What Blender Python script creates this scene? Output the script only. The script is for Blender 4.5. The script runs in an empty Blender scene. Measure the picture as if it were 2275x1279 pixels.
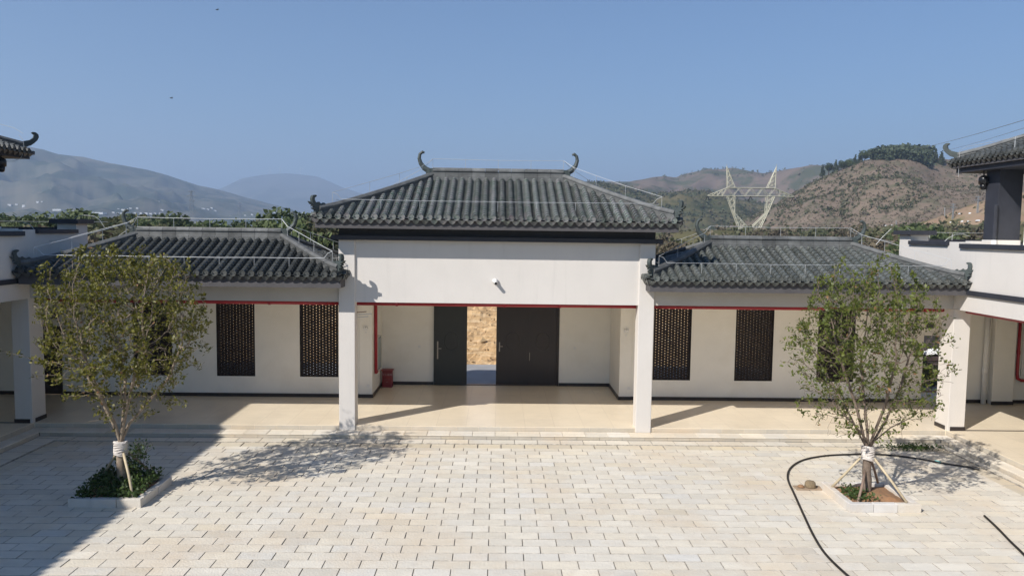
import bpy, math, random
import numpy as np
from mathutils import Vector, Matrix, noise

random.seed(7); RNG = np.random.default_rng(7)
S = bpy.context.scene
C = S.collection
PI = math.pi

# ---------------------------------------------------------------- camera
CAM = Vector((-0.804, -11.896, 5.4925))
FPX = 1670.95
def cam_basis(yaw, pitch, roll):
    cy, sy, cp, sp = math.cos(yaw), math.sin(yaw), math.cos(pitch), math.sin(pitch)
    f = Vector((sy*cp, cy*cp, -sp)); r = Vector((cy, -sy, 0)); d = f.cross(r)
    cr, sr = math.cos(roll), math.sin(roll)
    return f, cr*r - sr*d, cr*d + sr*r
CF, CR, CD = cam_basis(math.radians(1.1382), math.radians(4.3196), math.radians(0.769))
def ray(x, y): return CF + CR*((x-1137.5)/FPX) + CD*((y-639.5)/FPX)
def atz(x, y, z=0.0):
    v = ray(x, y); return CAM + v*((z-CAM.z)/v.z)
def aty(x, y, Y):
    v = ray(x, y); return CAM + v*((Y-CAM.y)/v.y)
def atd(x, y, dist):
    v = ray(x, y); h = math.hypot(v.x, v.y); return CAM + v*(dist/h)
cd = bpy.data.cameras.new('camera'); cam = bpy.data.objects.new('camera', cd); C.objects.link(cam)
cd.sensor_width = 36; cd.lens = FPX/2275*36; cd.clip_start = 0.1; cd.clip_end = 60000
m = Matrix.Identity(4)
for i in range(3):
    m[i][0] = CR[i]; m[i][1] = -CD[i]; m[i][2] = -CF[i]; m[i][3] = CAM[i]
cam.matrix_world = m
S.camera = cam

# ---------------------------------------------------------------- light
SUNDIR = Vector((0.90, 0.815, -1.0)).normalized()     # the way the light travels
w = bpy.data.worlds.new('World'); S.world = w; w.use_nodes = True
nt = w.node_tree; nt.nodes.clear()
sky = nt.nodes.new('ShaderNodeTexSky'); sky.sky_type = 'NISHITA'; sky.sun_disc = False
sky.sun_elevation = math.asin(-SUNDIR.z); sky.sun_rotation = math.atan2(-SUNDIR.x, -SUNDIR.y)
sky.altitude = 1500; sky.air_density = 1.5; sky.dust_density = 0.0; sky.ozone_density = 9.5
bg = nt.nodes.new('ShaderNodeBackground'); bg.inputs['Strength'].default_value = 0.088
out = nt.nodes.new('ShaderNodeOutputWorld')
nt.links.new(sky.outputs[0], bg.inputs[0]); nt.links.new(bg.outputs[0], out.inputs[0])
sl = bpy.data.lights.new('sun', 'SUN'); sl.energy = 4.9; sl.angle = math.radians(0.53); sl.color = (1.0, 0.955, 0.89)
so = bpy.data.objects.new('sun', sl); C.objects.link(so); so.location = (-30, -30, 40)
so.rotation_euler = SUNDIR.to_track_quat('-Z', 'Y').to_euler()
S.view_settings.view_transform = 'Standard'; S.view_settings.look = 'None'
S.view_settings.gamma = 1; S.view_settings.use_curve_mapping = False; S.view_settings.exposure = 0.22
S.render.engine = 'CYCLES'
S.cycles.use_denoising = True
S.cycles.max_bounces = 8; S.cycles.diffuse_bounces = 4; S.cycles.volume_bounces = 1
S.cycles.transparent_max_bounces = 12; S.cycles.caustics_reflective = False; S.cycles.caustics_refractive = False
S.cycles.sample_clamp_indirect = 6

# ---------------------------------------------------------------- materials
def mat(name, col, rough=0.8, var=0.0, scale=4.0, bump=0.0, bscale=40.0, rnd=0.0, metal=0.0, col2=None, stretch=(1,1,1), tint=None, trans=0.0, spec=0.4, detail=4.0):
    """procedural surface: two tones mixed by noise, fine bump, optional per-object variation and tint"""
    M = bpy.data.materials.new(name); M.use_nodes = True
    t = M.node_tree; n = t.nodes; L = t.links; n.clear()
    o = n.new('ShaderNodeOutputMaterial'); p = n.new('ShaderNodeBsdfPrincipled')
    p.inputs['Roughness'].default_value = rough; p.inputs['Metallic'].default_value = metal
    p.inputs['Specular IOR Level'].default_value = spec
    tc = n.new('ShaderNodeTexCoord'); mp = n.new('ShaderNodeMapping'); mp.inputs['Scale'].default_value = stretch
    geo = n.new('ShaderNodeNewGeometry')
    L.new(geo.outputs['Position'], mp.inputs[0])
    nz = n.new('ShaderNodeTexNoise'); nz.inputs['Scale'].default_value = scale; nz.inputs['Detail'].default_value = detail; nz.inputs['Roughness'].default_value = 0.6
    L.new(mp.outputs[0], nz.inputs['Vector'])
    if col2 is None: col2 = tuple(min(1, c*(1+var)) for c in col); c1 = tuple(c*(1-var) for c in col)
    else: c1 = col
    rp = n.new('ShaderNodeMapRange'); rp.inputs[1].default_value = 0.32; rp.inputs[2].default_value = 0.68
    L.new(nz.outputs['Fac'], rp.inputs[0])
    mx = n.new('ShaderNodeMix'); mx.data_type = 'RGBA'
    mx.inputs['A'].default_value = (*c1, 1); mx.inputs['B'].default_value = (*col2, 1)
    L.new(rp.outputs[0], mx.inputs['Factor'])
    cur = mx.outputs['Result']
    if rnd:
        oi = n.new('ShaderNodeObjectInfo'); mr = n.new('ShaderNodeMapRange')
        mr.inputs[3].default_value = 1-rnd; mr.inputs[4].default_value = 1+rnd
        L.new(oi.outputs['Random'], mr.inputs[0])
        hv = n.new('ShaderNodeHueSaturation'); L.new(mr.outputs[0], hv.inputs['Value']); L.new(cur, hv.inputs['Color']); cur = hv.outputs[0]
    if tint:
        mm = n.new('ShaderNodeMix'); mm.data_type = 'RGBA'; mm.blend_type = 'MULTIPLY'; mm.inputs['Factor'].default_value = 1
        L.new(cur, mm.inputs['A'])
        if tint == 'obj':
            oi = n.new('ShaderNodeObjectInfo'); L.new(oi.outputs['Color'], mm.inputs['B'])
        else:
            at = n.new('ShaderNodeAttribute'); at.attribute_name = 'tint'; L.new(at.outputs['Color'], mm.inputs['B'])
        cur = mm.outputs['Result']
    L.new(cur, p.inputs['Base Color'])
    if bump:
        nb = n.new('ShaderNodeTexNoise'); nb.inputs['Scale'].default_value = bscale; nb.inputs['Detail'].default_value = 3
        L.new(geo.outputs['Position'], nb.inputs['Vector'])
        bp = n.new('ShaderNodeBump'); bp.inputs['Strength'].default_value = bump; bp.inputs['Distance'].default_value = 0.02
        L.new(nb.outputs['Fac'], bp.inputs['Height']); L.new(bp.outputs[0], p.inputs['Normal'])
    if trans:
        tr = n.new('ShaderNodeBsdfTranslucent'); L.new(cur, tr.inputs[0])
        ms = n.new('ShaderNodeMixShader'); ms.inputs[0].default_value = trans
        L.new(p.outputs[0], ms.inputs[1]); L.new(tr.outputs[0], ms.inputs[2]); L.new(ms.outputs[0], o.inputs[0])
    else:
        L.new(p.outputs[0], o.inputs[0])
    M['_c'] = 1
    return M

def add_stain(M, col, scale, lo, hi, amount, stretch=(1, 1, 1)):
    """a second, larger patchiness (dirt with a shape of its own)"""
    t = M.node_tree; n = t.nodes; L = t.links
    p = [x for x in n if x.type == 'BSDF_PRINCIPLED'][0]
    src = p.inputs['Base Color'].links[0].from_socket
    geo = n.new('ShaderNodeNewGeometry'); mp = n.new('ShaderNodeMapping'); mp.inputs['Scale'].default_value = stretch
    L.new(geo.outputs['Position'], mp.inputs[0])
    nz = n.new('ShaderNodeTexNoise'); nz.inputs['Scale'].default_value = scale; nz.inputs['Detail'].default_value = 5; nz.inputs['Roughness'].default_value = 0.65
    L.new(mp.outputs[0], nz.inputs['Vector'])
    mr = n.new('ShaderNodeMapRange'); mr.inputs[1].default_value = lo; mr.inputs[2].default_value = hi; mr.inputs[4].default_value = amount
    L.new(nz.outputs['Fac'], mr.inputs[0])
    mx = n.new('ShaderNodeMix'); mx.data_type = 'RGBA'; mx.inputs['B'].default_value = (*col, 1)
    L.new(mr.outputs[0], mx.inputs['Factor']); L.new(src, mx.inputs['A']); L.new(mx.outputs['Result'], p.inputs['Base Color'])
    for l in list(p.inputs['Base Color'].links)[1:]: L.remove(l)
    return M

WALL = mat('white_render', (0.65, 0.612, 0.57), 0.85, 0.025, 1.1, 0.15, 60)
add_stain(WALL, (0.60, 0.57, 0.53), 0.5, 0.5, 0.85, 0.35, (1, 1, 0.35))
add_stain(WALL, (0.50, 0.475, 0.44), 2.2, 0.56, 0.78, 0.30, (3.0, 3.0, 0.22))
WALLI = mat('white_inner_render', (0.85, 0.82, 0.765), 0.85, 0.03, 0.9, 0.1, 50)
CAP = mat('dark_cap_paint', (0.030, 0.032, 0.042), 0.6, 0.12, 3, 0.1, 30)
FASCIA = mat('grey_eave_paint', (0.085, 0.08, 0.083), 0.75, 0.1, 2.5, 0.1, 30)
SKIRT = mat('dark_skirting', (0.028, 0.022, 0.022), 0.35, 0.1, 8)
add_stain(WALLI, (0.70, 0.66, 0.59), 0.7, 0.5, 0.75, 0.5)
LINT = mat('shade_greyed_lintel_render', (0.56, 0.52, 0.465), 0.85, 0.05, 1.2, 0.1, 50)  # white render, its colour greyed to stand in for shade
FLOOR = mat('beige_floor_tile', (0.80, 0.69, 0.525), 0.27, 0.03, 1.5, 0.0)
add_stain(FLOOR, (0.58, 0.50, 0.39), 0.9, 0.5, 0.8, 0.4)
def tile_joints(M, size, col, wd=.004):
    t = M.node_tree; n = t.nodes; L = t.links; p = [x for x in n if x.type == 'BSDF_PRINCIPLED'][0]
    src = p.inputs['Base Color'].links[0].from_socket; geo = n.new('ShaderNodeNewGeometry')
    b = n.new('ShaderNodeTexBrick'); b.offset = 0; b.inputs['Scale'].default_value = 1; b.inputs['Brick Width'].default_value = size; b.inputs['Row Height'].default_value = size
    b.inputs['Mortar Size'].default_value = wd; b.inputs['Color1'].default_value = (0, 0, 0, 1); b.inputs['Color2'].default_value = (.12, .12, .12, 1); b.inputs['Mortar'].default_value = (1, 1, 1, 1)
    L.new(geo.outputs['Position'], b.inputs['Vector'])
    mx = n.new('ShaderNodeMix'); mx.data_type = 'RGBA'; mx.inputs['B'].default_value = (*col, 1)
    L.new(b.outputs['Color'], mx.inputs['Factor']); L.new(src, mx.inputs['A']); L.new(mx.outputs['Result'], p.inputs['Base Color'])
tile_joints(FLOOR, .8, (0.62, 0.53, 0.41))
TILE_H = mat('mottled_glazed_tile', (0.085, 0.115, 0.098), 0.42, 0, 5.5, 0.35, 55, rnd=0.4, col2=(0.20, 0.185, 0.19), detail=6)
add_stain(TILE_H, (0.30, 0.34, 0.27), 13, 0.54, 0.70, 0.75)
add_stain(TILE_H, (0.145, 0.10, 0.115), 2.3, 0.56, 0.72, 0.5)
TILE_W = mat('dark_grey_tile', (0.050, 0.054, 0.051), 0.5, 0, 4, 0.3, 55, rnd=0.26, col2=(0.092, 0.094, 0.088), detail=6)
add_stain(TILE_W, (0.12, 0.125, 0.12), 11, 0.6, 0.8, 0.5)
TILE_R = mat('weathered_grey_tile', (0.076, 0.086, 0.080), 0.42, 0, 4, 0.3, 55, rnd=0.28, col2=(0.135, 0.14, 0.132), detail=6)
add_stain(TILE_R, (0.42, 0.43, 0.40), 14, 0.60, 0.70, 0.85, (1.3, 0.5, 1))
RIDGE = mat('ridge_tile', (0.125, 0.127, 0.124), 0.6, 0.25, 5, 0.3, 40, rnd=0.28)
HORN = mat('horn_grey_green', (0.055, 0.068, 0.066), 0.55, 0.2, 7, 0.4, 30)
SLAB = mat('roof_bed', (0.03, 0.031, 0.033), 0.9, 0.1, 4)
RED = mat('red_pipe_paint', (0.34, 0.022, 0.03), 0.35, 0.1, 3)
WIREM = mat('zinc_wire', (0.55, 0.56, 0.56), 0.4, 0.1, 6, metal=0.2)
BRICK = mat('dark_screen_brick', (0.016, 0.0095, 0.0085), 0.7, 0.3, 6, 0.2, 40)
DOOR = mat('dark_brown_door', (0.027, 0.0175, 0.0155), 0.32, 0.15, 2.0, 0.08, 60, stretch=(1, 1, 0.2))
DOORG = mat('reflection_grey_door', (0.024, 0.025, 0.023), 0.38, 0.12, 2.0, 0.08, 60)  # dark door with a reflection's grey green put into the colour
STEEL = mat('brushed_handle', (0.33, 0.29, 0.25), 0.35, 0.1, 10, metal=0.5)
REDBOX = mat('red_box_paint', (0.22, 0.02, 0.022), 0.4, 0.1, 3)
BLACKP = mat('black_plastic', (0.012, 0.012, 0.013), 0.3, 0.1, 10)
WHITEP = mat('white_plastic', (0.75, 0.74, 0.72), 0.4, 0.03, 10)
GLASSD = mat('greenish_glass', (0.10, 0.15, 0.14), 0.08, 0.1, 2, spec=0.8)
def paver_mat(nm, tint, c=(0.66, 0.615, 0.53)):
    M = mat(nm, tuple(x*0.93 for x in c), 0.85, 0, 2.2, 0.5, 26, col2=tuple(x*1.05 for x in c), tint=tint, stretch=(1, 2.5, 1))
    add_stain(M, (0.50, 0.47, 0.42), 3.0, 0.55, 0.8, 0.35)
    add_stain(M, (0.64, 0.50, 0.34), 0.38, 0.47, 0.70, 0.6)
    add_stain(M, (0.42, 0.39, 0.35), 1.1, 0.58, 0.74, 0.35)
    return M
PAVE = paver_mat('paver_stone', 'obj'); PAVES = paver_mat('paver_stone_far', 'attr')
STEPM = paver_mat('step_stone', 'obj', (0.70, 0.645, 0.55)); RISERM = paver_mat('riser_stone', 'obj', (0.50, 0.455, 0.385)); DRAINM = paver_mat('drain_stone', 'obj', (0.60, 0.54, 0.43))  # risers darker, treads lighter: slight step shading put into the colour
KERB = paver_mat('kerb_stone', 'obj', (0.62, 0.59, 0.55))
GROUT = mat('dirty_stone_edge', (0.43, 0.385, 0.32), 0.95, 0.35, 9, 0.2, 60)
MORTAR = mat('sand_joint', (0.235, 0.205, 0.165), 0.95, 0.25, 6, 0.3, 50)
SOIL = mat('orange_soil', (0.36, 0.19, 0.095), 0.95, 0, 5, 0.8, 30, col2=(0.22, 0.14, 0.08))
BANKM = mat('excavated_soil', (0.58, 0.39, 0.20), 0.95, 0, 3.2, 1.0, 14, col2=(0.33, 0.21, 0.11), stretch=(0.5, 1, 2.2), detail=10)
add_stain(BANKM, (0.62, 0.47, 0.29), 3, .5, .62, .8, (.35, .35, 4))
CONC = mat('grey_concrete', (0.30, 0.30, 0.30), 0.85, 0.1, 1.5, 0.1, 30)
BARK = mat('grey_brown_bark', (0.21, 0.155, 0.115), 0.9, 0, 14, 0.6, 60, col2=(0.33, 0.27, 0.20))
BARKR = mat('dark_grey_bark', (0.13, 0.095, 0.072), 0.9, 0, 14, 0.6, 60, col2=(0.22, 0.17, 0.13))
BARKD = mat('dark_bark', (0.09, 0.055, 0.042), 0.9, 0.3, 12, 0.6, 60)
CLOTH = mat('white_wrap_cloth', (0.66, 0.60, 0.55), 0.95, 0.15, 20, 0.6, 80)
STAKE = mat('pale_bamboo', (0.52, 0.43, 0.29), 0.75, 0.15, 6, 0.3, 40)
STAKEB = mat('brown_stake', (0.24, 0.17, 0.13), 0.8, 0.2, 6, 0.3, 40)
LEAF = mat('yellow_green_leaf', (0.062, 0.075, 0.014), 0.5, 0, 9, 0, col2=(0.24, 0.215, 0.03), trans=0.35)
LEAFR = mat('olive_leaf', (0.055, 0.085, 0.016), 0.5, 0, 8, 0, col2=(0.19, 0.21, 0.04), trans=0.35)
LEAFB = mat('dry_leaf', (0.34, 0.19, 0.09), 0.6, 0.2, 5, 0, trans=0.3)
COVER = mat('ground_cover_leaf', (0.035, 0.065, 0.014), 0.55, 0, 6, 0, col2=(0.075, 0.12, 0.028), trans=0.25)
HOSE = mat('black_rubber', (0.018, 0.015, 0.014), 0.45, 0.1, 5)
TAPE = mat('teal_tape', (0.20, 0.55, 0.52), 0.5, 0.1, 5)
STEELP = mat('galvanised_lattice', (0.50, 0.475, 0.37), 0.55, 0.12, 1.0, metal=0.15)
FARSTEEL = mat('dull_lattice', (0.22, 0.23, 0.24), 0.6, 0.1, 1.0)
HOUSEM = mat('pale_house_wall', (0.72, 0.72, 0.70), 0.8, 0.1, 0.1, rnd=0.15)
HOUSER = mat('house_roof_far', (0.42, 0.40, 0.38), 0.8, 0.1, 0.1, rnd=0.4)
def hillmat(nm, c1, c2, spots, sscale, scale, lo=0.52, hi=0.62, amt=0.85, stretch=(1, 1, 2)):
    M = mat(nm, c1, 0.95, 0, scale, 0, col2=c2, detail=9, stretch=stretch)
    add_stain(M, spots, sscale, lo, hi, amt, stretch)
    p = [x for x in M.node_tree.nodes if x.type == 'BSDF_PRINCIPLED'][0]; p.inputs['Specular IOR Level'].default_value = 0.05
    return M

# ---------------------------------------------------------------- mesh helpers
class MB:
    def __init__(s): s.v = []; s.f = []; s.mi = []; s.m = 0
    def add(s, vs, fs):
        b = len(s.v); s.v += [tuple(q) for q in vs]
        for f in fs: s.f.append(tuple(b+i for i in f)); s.mi.append(s.m)
    def box(s, x0, x1, y0, y1, z0, z1):
        s.add([(x0,y0,z0),(x1,y0,z0),(x1,y1,z0),(x0,y1,z0),(x0,y0,z1),(x1,y0,z1),(x1,y1,z1),(x0,y1,z1)],
              [(0,3,2,1),(4,5,6,7),(0,1,5,4),(1,2,6,5),(2,3,7,6),(3,0,4,7)])
        return s
    def cbox(s, x0, x1, y0, y1, z0, z1, c=0.01, side=None):
        """box with chamfered upper edges"""
        s.add([(x0,y0,z0),(x1,y0,z0),(x1,y1,z0),(x0,y1,z0),(x0,y0,z1-c),(x1,y0,z1-c),(x1,y1,z1-c),(x0,y1,z1-c),
               (x0+c,y0+c,z1),(x1-c,y0+c,z1),(x1-c,y1-c,z1),(x0+c,y1-c,z1)],
              [(0,3,2,1),(8,9,10,11),(0,1,5,4),(1,2,6,5),(2,3,7,6),(3,0,4,7),(4,5,9,8),(5,6,10,9),(6,7,11,10),(7,4,8,11)])
        if side is not None:
            for k in range(8): s.mi[-1-k] = side
        return s
    def quad(s, a, b, c, d): s.add([a,b,c,d], [(0,1,2,3)]); return s
    def tube(s, pts, r, n=6, caps=True):
        pts = [Vector(p) for p in pts]; N = len(pts)
        rs = r if hasattr(r, '__len__') else [r]*N
        prev = None; b = len(s.v)
        for i, p in enumerate(pts):
            t = (pts[min(i+1, N-1)] - pts[max(i-1, 0)])
            if t.length < 1e-9: t = Vector((0,0,1))
            t.normalize()
            if prev is None:
                u = t.cross(Vector((0,0,1)) if abs(t.z) < 0.9 else Vector((1,0,0)))
            else: u = prev - t*prev.dot(t)
            if u.length < 1e-6: u = t.orthogonal()
            u.normalize(); prev = u; v = t.cross(u)
            for k in range(n):
                a = 2*PI*k/n; s.v.append(tuple(p + (u*math.cos(a) + v*math.sin(a))*rs[i]))
        for i in range(N-1):
            for k in range(n):
                k2 = (k+1) % n
                s.f.append((b+i*n+k, b+i*n+k2, b+(i+1)*n+k2, b+(i+1)*n+k)); s.mi.append(s.m)
        if caps:
            s.f.append(tuple(b+k for k in reversed(range(n)))); s.mi.append(s.m)
            s.f.append(tuple(b+(N-1)*n+k for k in range(n))); s.mi.append(s.m)
        return s
    def prism(s, poly, origin, ax, ay, th):
        """outline poly [(a,b)] in the plane origin + a*ax + b*ay, given the thickness th across it"""
        ax = Vector(ax).normalized(); ay = Vector(ay); n = ax.cross(ay).normalized()*th*0.5; o = Vector(origin)
        N = len(poly); P = [o + ax*a + ay*b for a, b in poly]
        s.add([p-n for p in P] + [p+n for p in P],
              [tuple(reversed(range(N))), tuple(range(N, 2*N))] + [(i, (i+1) % N, N+(i+1) % N, N+i) for i in range(N)])
        return s
    def lathe(s, c, prof, n=12):
        c = Vector(c); b = len(s.v)
        for r, z in prof:
            for k in range(n):
                a = 2*PI*k/n; s.v.append((c.x+r*math.cos(a), c.y+r*math.sin(a), c.z+z))
        for i in range(len(prof)-1):
            for k in range(n):
                k2 = (k+1) % n
                s.f.append((b+i*n+k, b+i*n+k2, b+(i+1)*n+k2, b+(i+1)*n+k)); s.mi.append(s.m)
        s.f.append(tuple(b+k for k in reversed(range(n)))); s.mi.append(s.m)
        s.f.append(tuple(b+(len(prof)-1)*n+k for k in range(n))); s.mi.append(s.m)
        return s
    def sweep(s, path, offs, closed=True):
        """sweep the profile offs [(side, up)] along path, upright"""
        b = len(s.v); n = len(offs); path = [Vector(p) for p in path]
        for i, p in enumerate(path):
            t = path[min(i+1, len(path)-1)] - path[max(i-1, 0)]; t.z = 0; t.normalize(); sd = Vector((-t.y, t.x, 0))
            for a, u in offs: s.v.append(tuple(p + sd*a + Vector((0,0,u))))
        for i in range(len(path)-1):
            for k in range(n):
                k2 = (k+1) % n
                s.f.append((b+i*n+k, b+i*n+k2, b+(i+1)*n+k2, b+(i+1)*n+k)); s.mi.append(s.m)
        s.f.append(tuple(b+k for k in reversed(range(n)))); s.mi.append(s.m)
        s.f.append(tuple(b+(len(path)-1)*n+k for k in range(n))); s.mi.append(s.m)
        return s
    def mesh(s, name, mats, off=(0,0,0), smooth=False):
        me = bpy.data.meshes.new(name)
        v = np.array(s.v, dtype=np.float64) - np.array(off)
        me.from_pydata(v.tolist(), [], s.f)
        for M in (mats if isinstance(mats, (list, tuple)) else [mats]): me.materials.append(M)
        if any(s.mi): me.polygons.foreach_set('material_index', s.mi)
        if smooth: me.polygons.foreach_set('use_smooth', [True]*len(s.f))
        me.update(); return me
    def build(s, name, mats, parent=None, at=None, smooth=False, bevel=0):
        """ONE object. Under a parent it shares the parent's origin; alone it stands at its own base."""
        if parent is not None: off = worg(parent)
        elif at is not None: off = Vector(at)
        else:
            a = np.array(s.v); off = Vector(((a[:,0].min()+a[:,0].max())/2, (a[:,1].min()+a[:,1].max())/2, a[:,2].min()))
        me = s.mesh(name, mats, off, smooth)
        o = bpy.data.objects.new(name, me); C.objects.link(o)
        if parent is not None: o.parent = parent
        else: o.location = off
        if bevel:
            b = o.modifiers.new('edge', 'BEVEL'); b.width = bevel; b.segments = 2; b.limit_method = 'ANGLE'
        return o
def worg(o):
    p = Vector(o.location)
    while o.parent: o = o.parent; p += Vector(o.location)
    return p
def tag(o, label=None, cat=None, group=None, kind=None):
    if label: o['label'] = label
    if cat: o['category'] = cat
    if group: o['group'] = group
    if kind: o['kind'] = kind
    return o
def thing(name, label, cat, loc=(0,0,0), group=None):
    o = bpy.data.objects.new(name, None); C.objects.link(o); o.location = loc; o.empty_display_size = 0.2
    return tag(o, label, cat, group)
def struct(name, mb, M, **k): return tag(mb.build(name, M, **k), kind='structure')
def inst(name, me, parent, loc, col=None, rotz=0):
    o = bpy.data.objects.new(name, me); C.objects.link(o); o.parent = parent
    o.location = Vector(loc) - worg(parent); o.rotation_euler = (0, 0, rotz)
    if col: o.color = col
    return o
def copy_tree(o, parent=None):
    c = o.copy(); C.objects.link(c); c.parent = parent
    for ch in list(o.children): copy_tree(ch, c)
    return c

# ---------------------------------------------------------------- levels of the place
ZF = 0.24; ZS = 0.115; YE = 8.05; YW = 11.43; XL = -13.1; XR = 11.5
XLL, XLR, XRL, XRR = -4.99, -4.565, 2.975, 3.39       # the hall's two front columns

# ================================================================ GROUND, PAVING, STEPS
g = MB(); R = [0, 60, 120, 260, 600, 1200, 2500, 5000, 11000, 26000]; zz = [-0.25, -0.6, -6, -9, -10, -10, -10, -10, -10, -10]
NA = 48; g.v.append((0, 0, zz[0]))
for r, z in list(zip(R, zz))[1:]:
    for k in range(NA): g.v.append((r*math.cos(2*PI*k/NA), r*math.sin(2*PI*k/NA), z))
for k in range(NA): g.f.append((0, 1+k, 1+(k+1) % NA)); g.mi.append(0)
for i in range(len(R)-2):
    for k in range(NA):
        a = 1+i*NA+k; b = 1+i*NA+(k+1) % NA; g.f.append((a, a+NA, b+NA, b)); g.mi.append(0)
GROUNDM = hillmat('dry_ground', (0.17, 0.14, 0.085), (0.12, 0.115, 0.06), (0.06, 0.08, 0.03), 0.05, 0.02, 0.5, 0.6, 0.8)
struct('ground', g, GROUNDM, at=(0, 0, 0))

pave = struct('courtyard_paving', MB().box(-12.69, 11.1, -14, 7.62, -0.22, -0.032), MORTAR, at=(0, 0, 0))
def tintcol(sd=0.04, warm=0.022):
    b = 1 + random.gauss(0, sd); w_ = random.gauss(.02, warm)
    if random.random() < 0.06: b -= 0.08
    return (min(1.15, b*(1+w_*0.5)), b, b*(1-w_), 1)
pav_me = []
for k in range(4):
    mb = MB(); gx = 0.0035+0.0006*k; mb.cbox(gx, 0.6-gx, 0.004, 0.296, -0.05, 0.0, 0.0065, 1)
    pav_me.append(mb.mesh('paver', [PAVE, GROUT]))
cells = []
PX0, PX1 = -11.70, 10.50
for k in range(-12, 23):
    y0 = 0.3*(k-1); off = 0.0 if k % 2 else 0.3
    i = math.floor((PX0-off)/0.6)
    while off + 0.6*i < PX1 - 0.02:
        a, b = max(PX0, off+0.6*i), min(PX1, off+0.6*(i+1))
        if b-a > 0.05: cells.append((a, b, y0, y0+0.3))
        i += 1
def pix(P):
    q = Vector(P)-CAM; z = q.dot(CF); return 1137.5+FPX*q.dot(CR)/z, 639.5+FPX*q.dot(CD)/z, z
def inview(c):
    x, y, z = pix(((c[0]+c[1])/2, (c[2]+c[3])/2, 0)); return z > 0 and -30 < x < 2305 and y < 1300
vis = [c for c in cells if inview(c) and c[1]-c[0] > 0.59]
vis.sort(key=lambda c: pix(((c[0]+c[1])/2, (c[2]+c[3])/2, 0))[2])
single = set(vis[:300])
for c in vis[:300]:
    dz = random.gauss(0, 0.0018)
    inst('paver', random.choice(pav_me), pave, (c[0], c[2], dz), tintcol())
rest = MB(); tints = []
for c in cells:
    if c in single: continue
    dz = random.gauss(0, 0.0018); n0 = len(rest.f)
    rest.cbox(c[0]+0.0045, c[1]-0.0045, c[2]+0.004, c[3]-0.004, -0.05, dz, 0.0075, 1)
    t = tintcol(); tints += [t]*(len(rest.f)-n0)
ro = rest.build('paver_field', [PAVES, GROUT], pave); ro['kind'] = 'stuff'
at_ = ro.data.color_attributes.new('tint', 'FLOAT_COLOR', 'CORNER')
arr = np.repeat(np.array(tints), [len(f) for f in rest.f], axis=0).astype(np.float32); at_.data.foreach_set('color', arr.ravel())

# drain covers, border stones, and the two steps round the court
steps = struct('steps', MB().box(-12.71, 11.12, 7.645, 8.0, -0.2, ZS-0.03).box(11.122, 11.45, -14, 8.0, -0.2, ZS-0.03).box(-13.04, -12.714, -14, 8.0, -0.2, ZS-0.03), MORTAR, at=(0, 0, 0))
def stones(name, parent, M, axis, a0, a1, b0, b1, z0, z1, ln=0.6, joint=0.004, start=0.0, c=0.006, sd=0.045):
    me = {}
    a = a0 - start
    while a < a1 - 0.02:
        p, q = max(a, a0), min(a+ln, a1)
        if q - p > 0.04:
            key = round(q-p, 3)
            if key not in me:
                mb = MB()
                if axis == 'x': mb.cbox(joint, key-joint, 0, b1-b0, 0, z1-z0, c, 1)
                else: mb.cbox(0, b1-b0, joint, key-joint, 0, z1-z0, c, 1)
                me[key] = mb.mesh(name, [M, GROUT if z1-z0 < .06 and name != 'tread_stone' else M])
            loc = (p, b0, z0+random.gauss(0, 0.0015)) if axis == 'x' else (b0, p, z0+random.gauss(0, 0.0015))
            inst(name, me[key], parent, loc, tintcol(sd))
        a += ln
stones('edge_stone', pave, PAVE, 'x', -11.7, 10.5, 6.607, 6.84, -0.05, -0.002, start=0.1)
stones('drain_cover', pave, DRAINM, 'x', -11.7, 10.5, 6.86, 7.22, -0.06, -0.014, joint=0.013, start=0.35)
stones('border_stone', pave, PAVE, 'x', -12.1, 10.9, 7.235, 7.60, -0.05, 0.004, start=0.2)
stones('drain_cover', pave, DRAINM, 'y', -4, 7.22, 10.515, 10.865, -0.06, -0.014, joint=0.012, start=0.1)
stones('border_stone', pave, PAVE, 'y', -4, 7.60, 10.905, 11.095, -0.05, 0.004)
stones('drain_cover', pave, DRAINM, 'y', -4, 7.22, -12.065, -11.715, -0.06, -0.014, joint=0.012, start=0.1)
stones('border_stone', pave, PAVE, 'y', -4, 7.60, -12.68, -12.105, -0.05, 0.004)
stones('riser_stone', steps, RISERM, 'x', -12.69, 11.1, 7.625, 7.66, 0.0, ZS-0.028, start=0.35, sd=0.05)
stones('tread_stone', steps, STEPM, 'x', -12.71, 11.12, 7.61, 8.03, ZS-0.025, ZS, start=0.1)
stones('riser_stone', steps, RISERM, 'x', -13.06, 11.46, 8.035, 8.065, ZS+0.003, ZF-0.012, start=0.2, sd=0.05)
stones('riser_stone', steps, RISERM, 'y', -4, 7.60, 11.104, 11.135, 0.0, ZS-0.028, start=0.3, sd=0.05)
stones('tread_stone', steps, STEPM, 'y', -4, 8.03, 11.125, 11.485, ZS-0.025, ZS)
stones('riser_stone', steps, RISERM, 'y', -4, 8.05, 11.487, 11.515, ZS+0.003, ZF-0.012, start=0.3, sd=0.05)
stones('riser_stone', steps, RISERM, 'y', -4, 7.60, -12.725, -12.694, 0.0, ZS-0.028, start=0.3, sd=0.05)
stones('tread_stone', steps, STEPM, 'y', -4, 8.03, -13.085, -12.715, ZS-0.025, ZS)
stones('riser_stone', steps, RISERM, 'y', -4, 8.05, -13.115, -13.087, ZS+0.003, ZF-0.012, start=0.3, sd=0.05)

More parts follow.
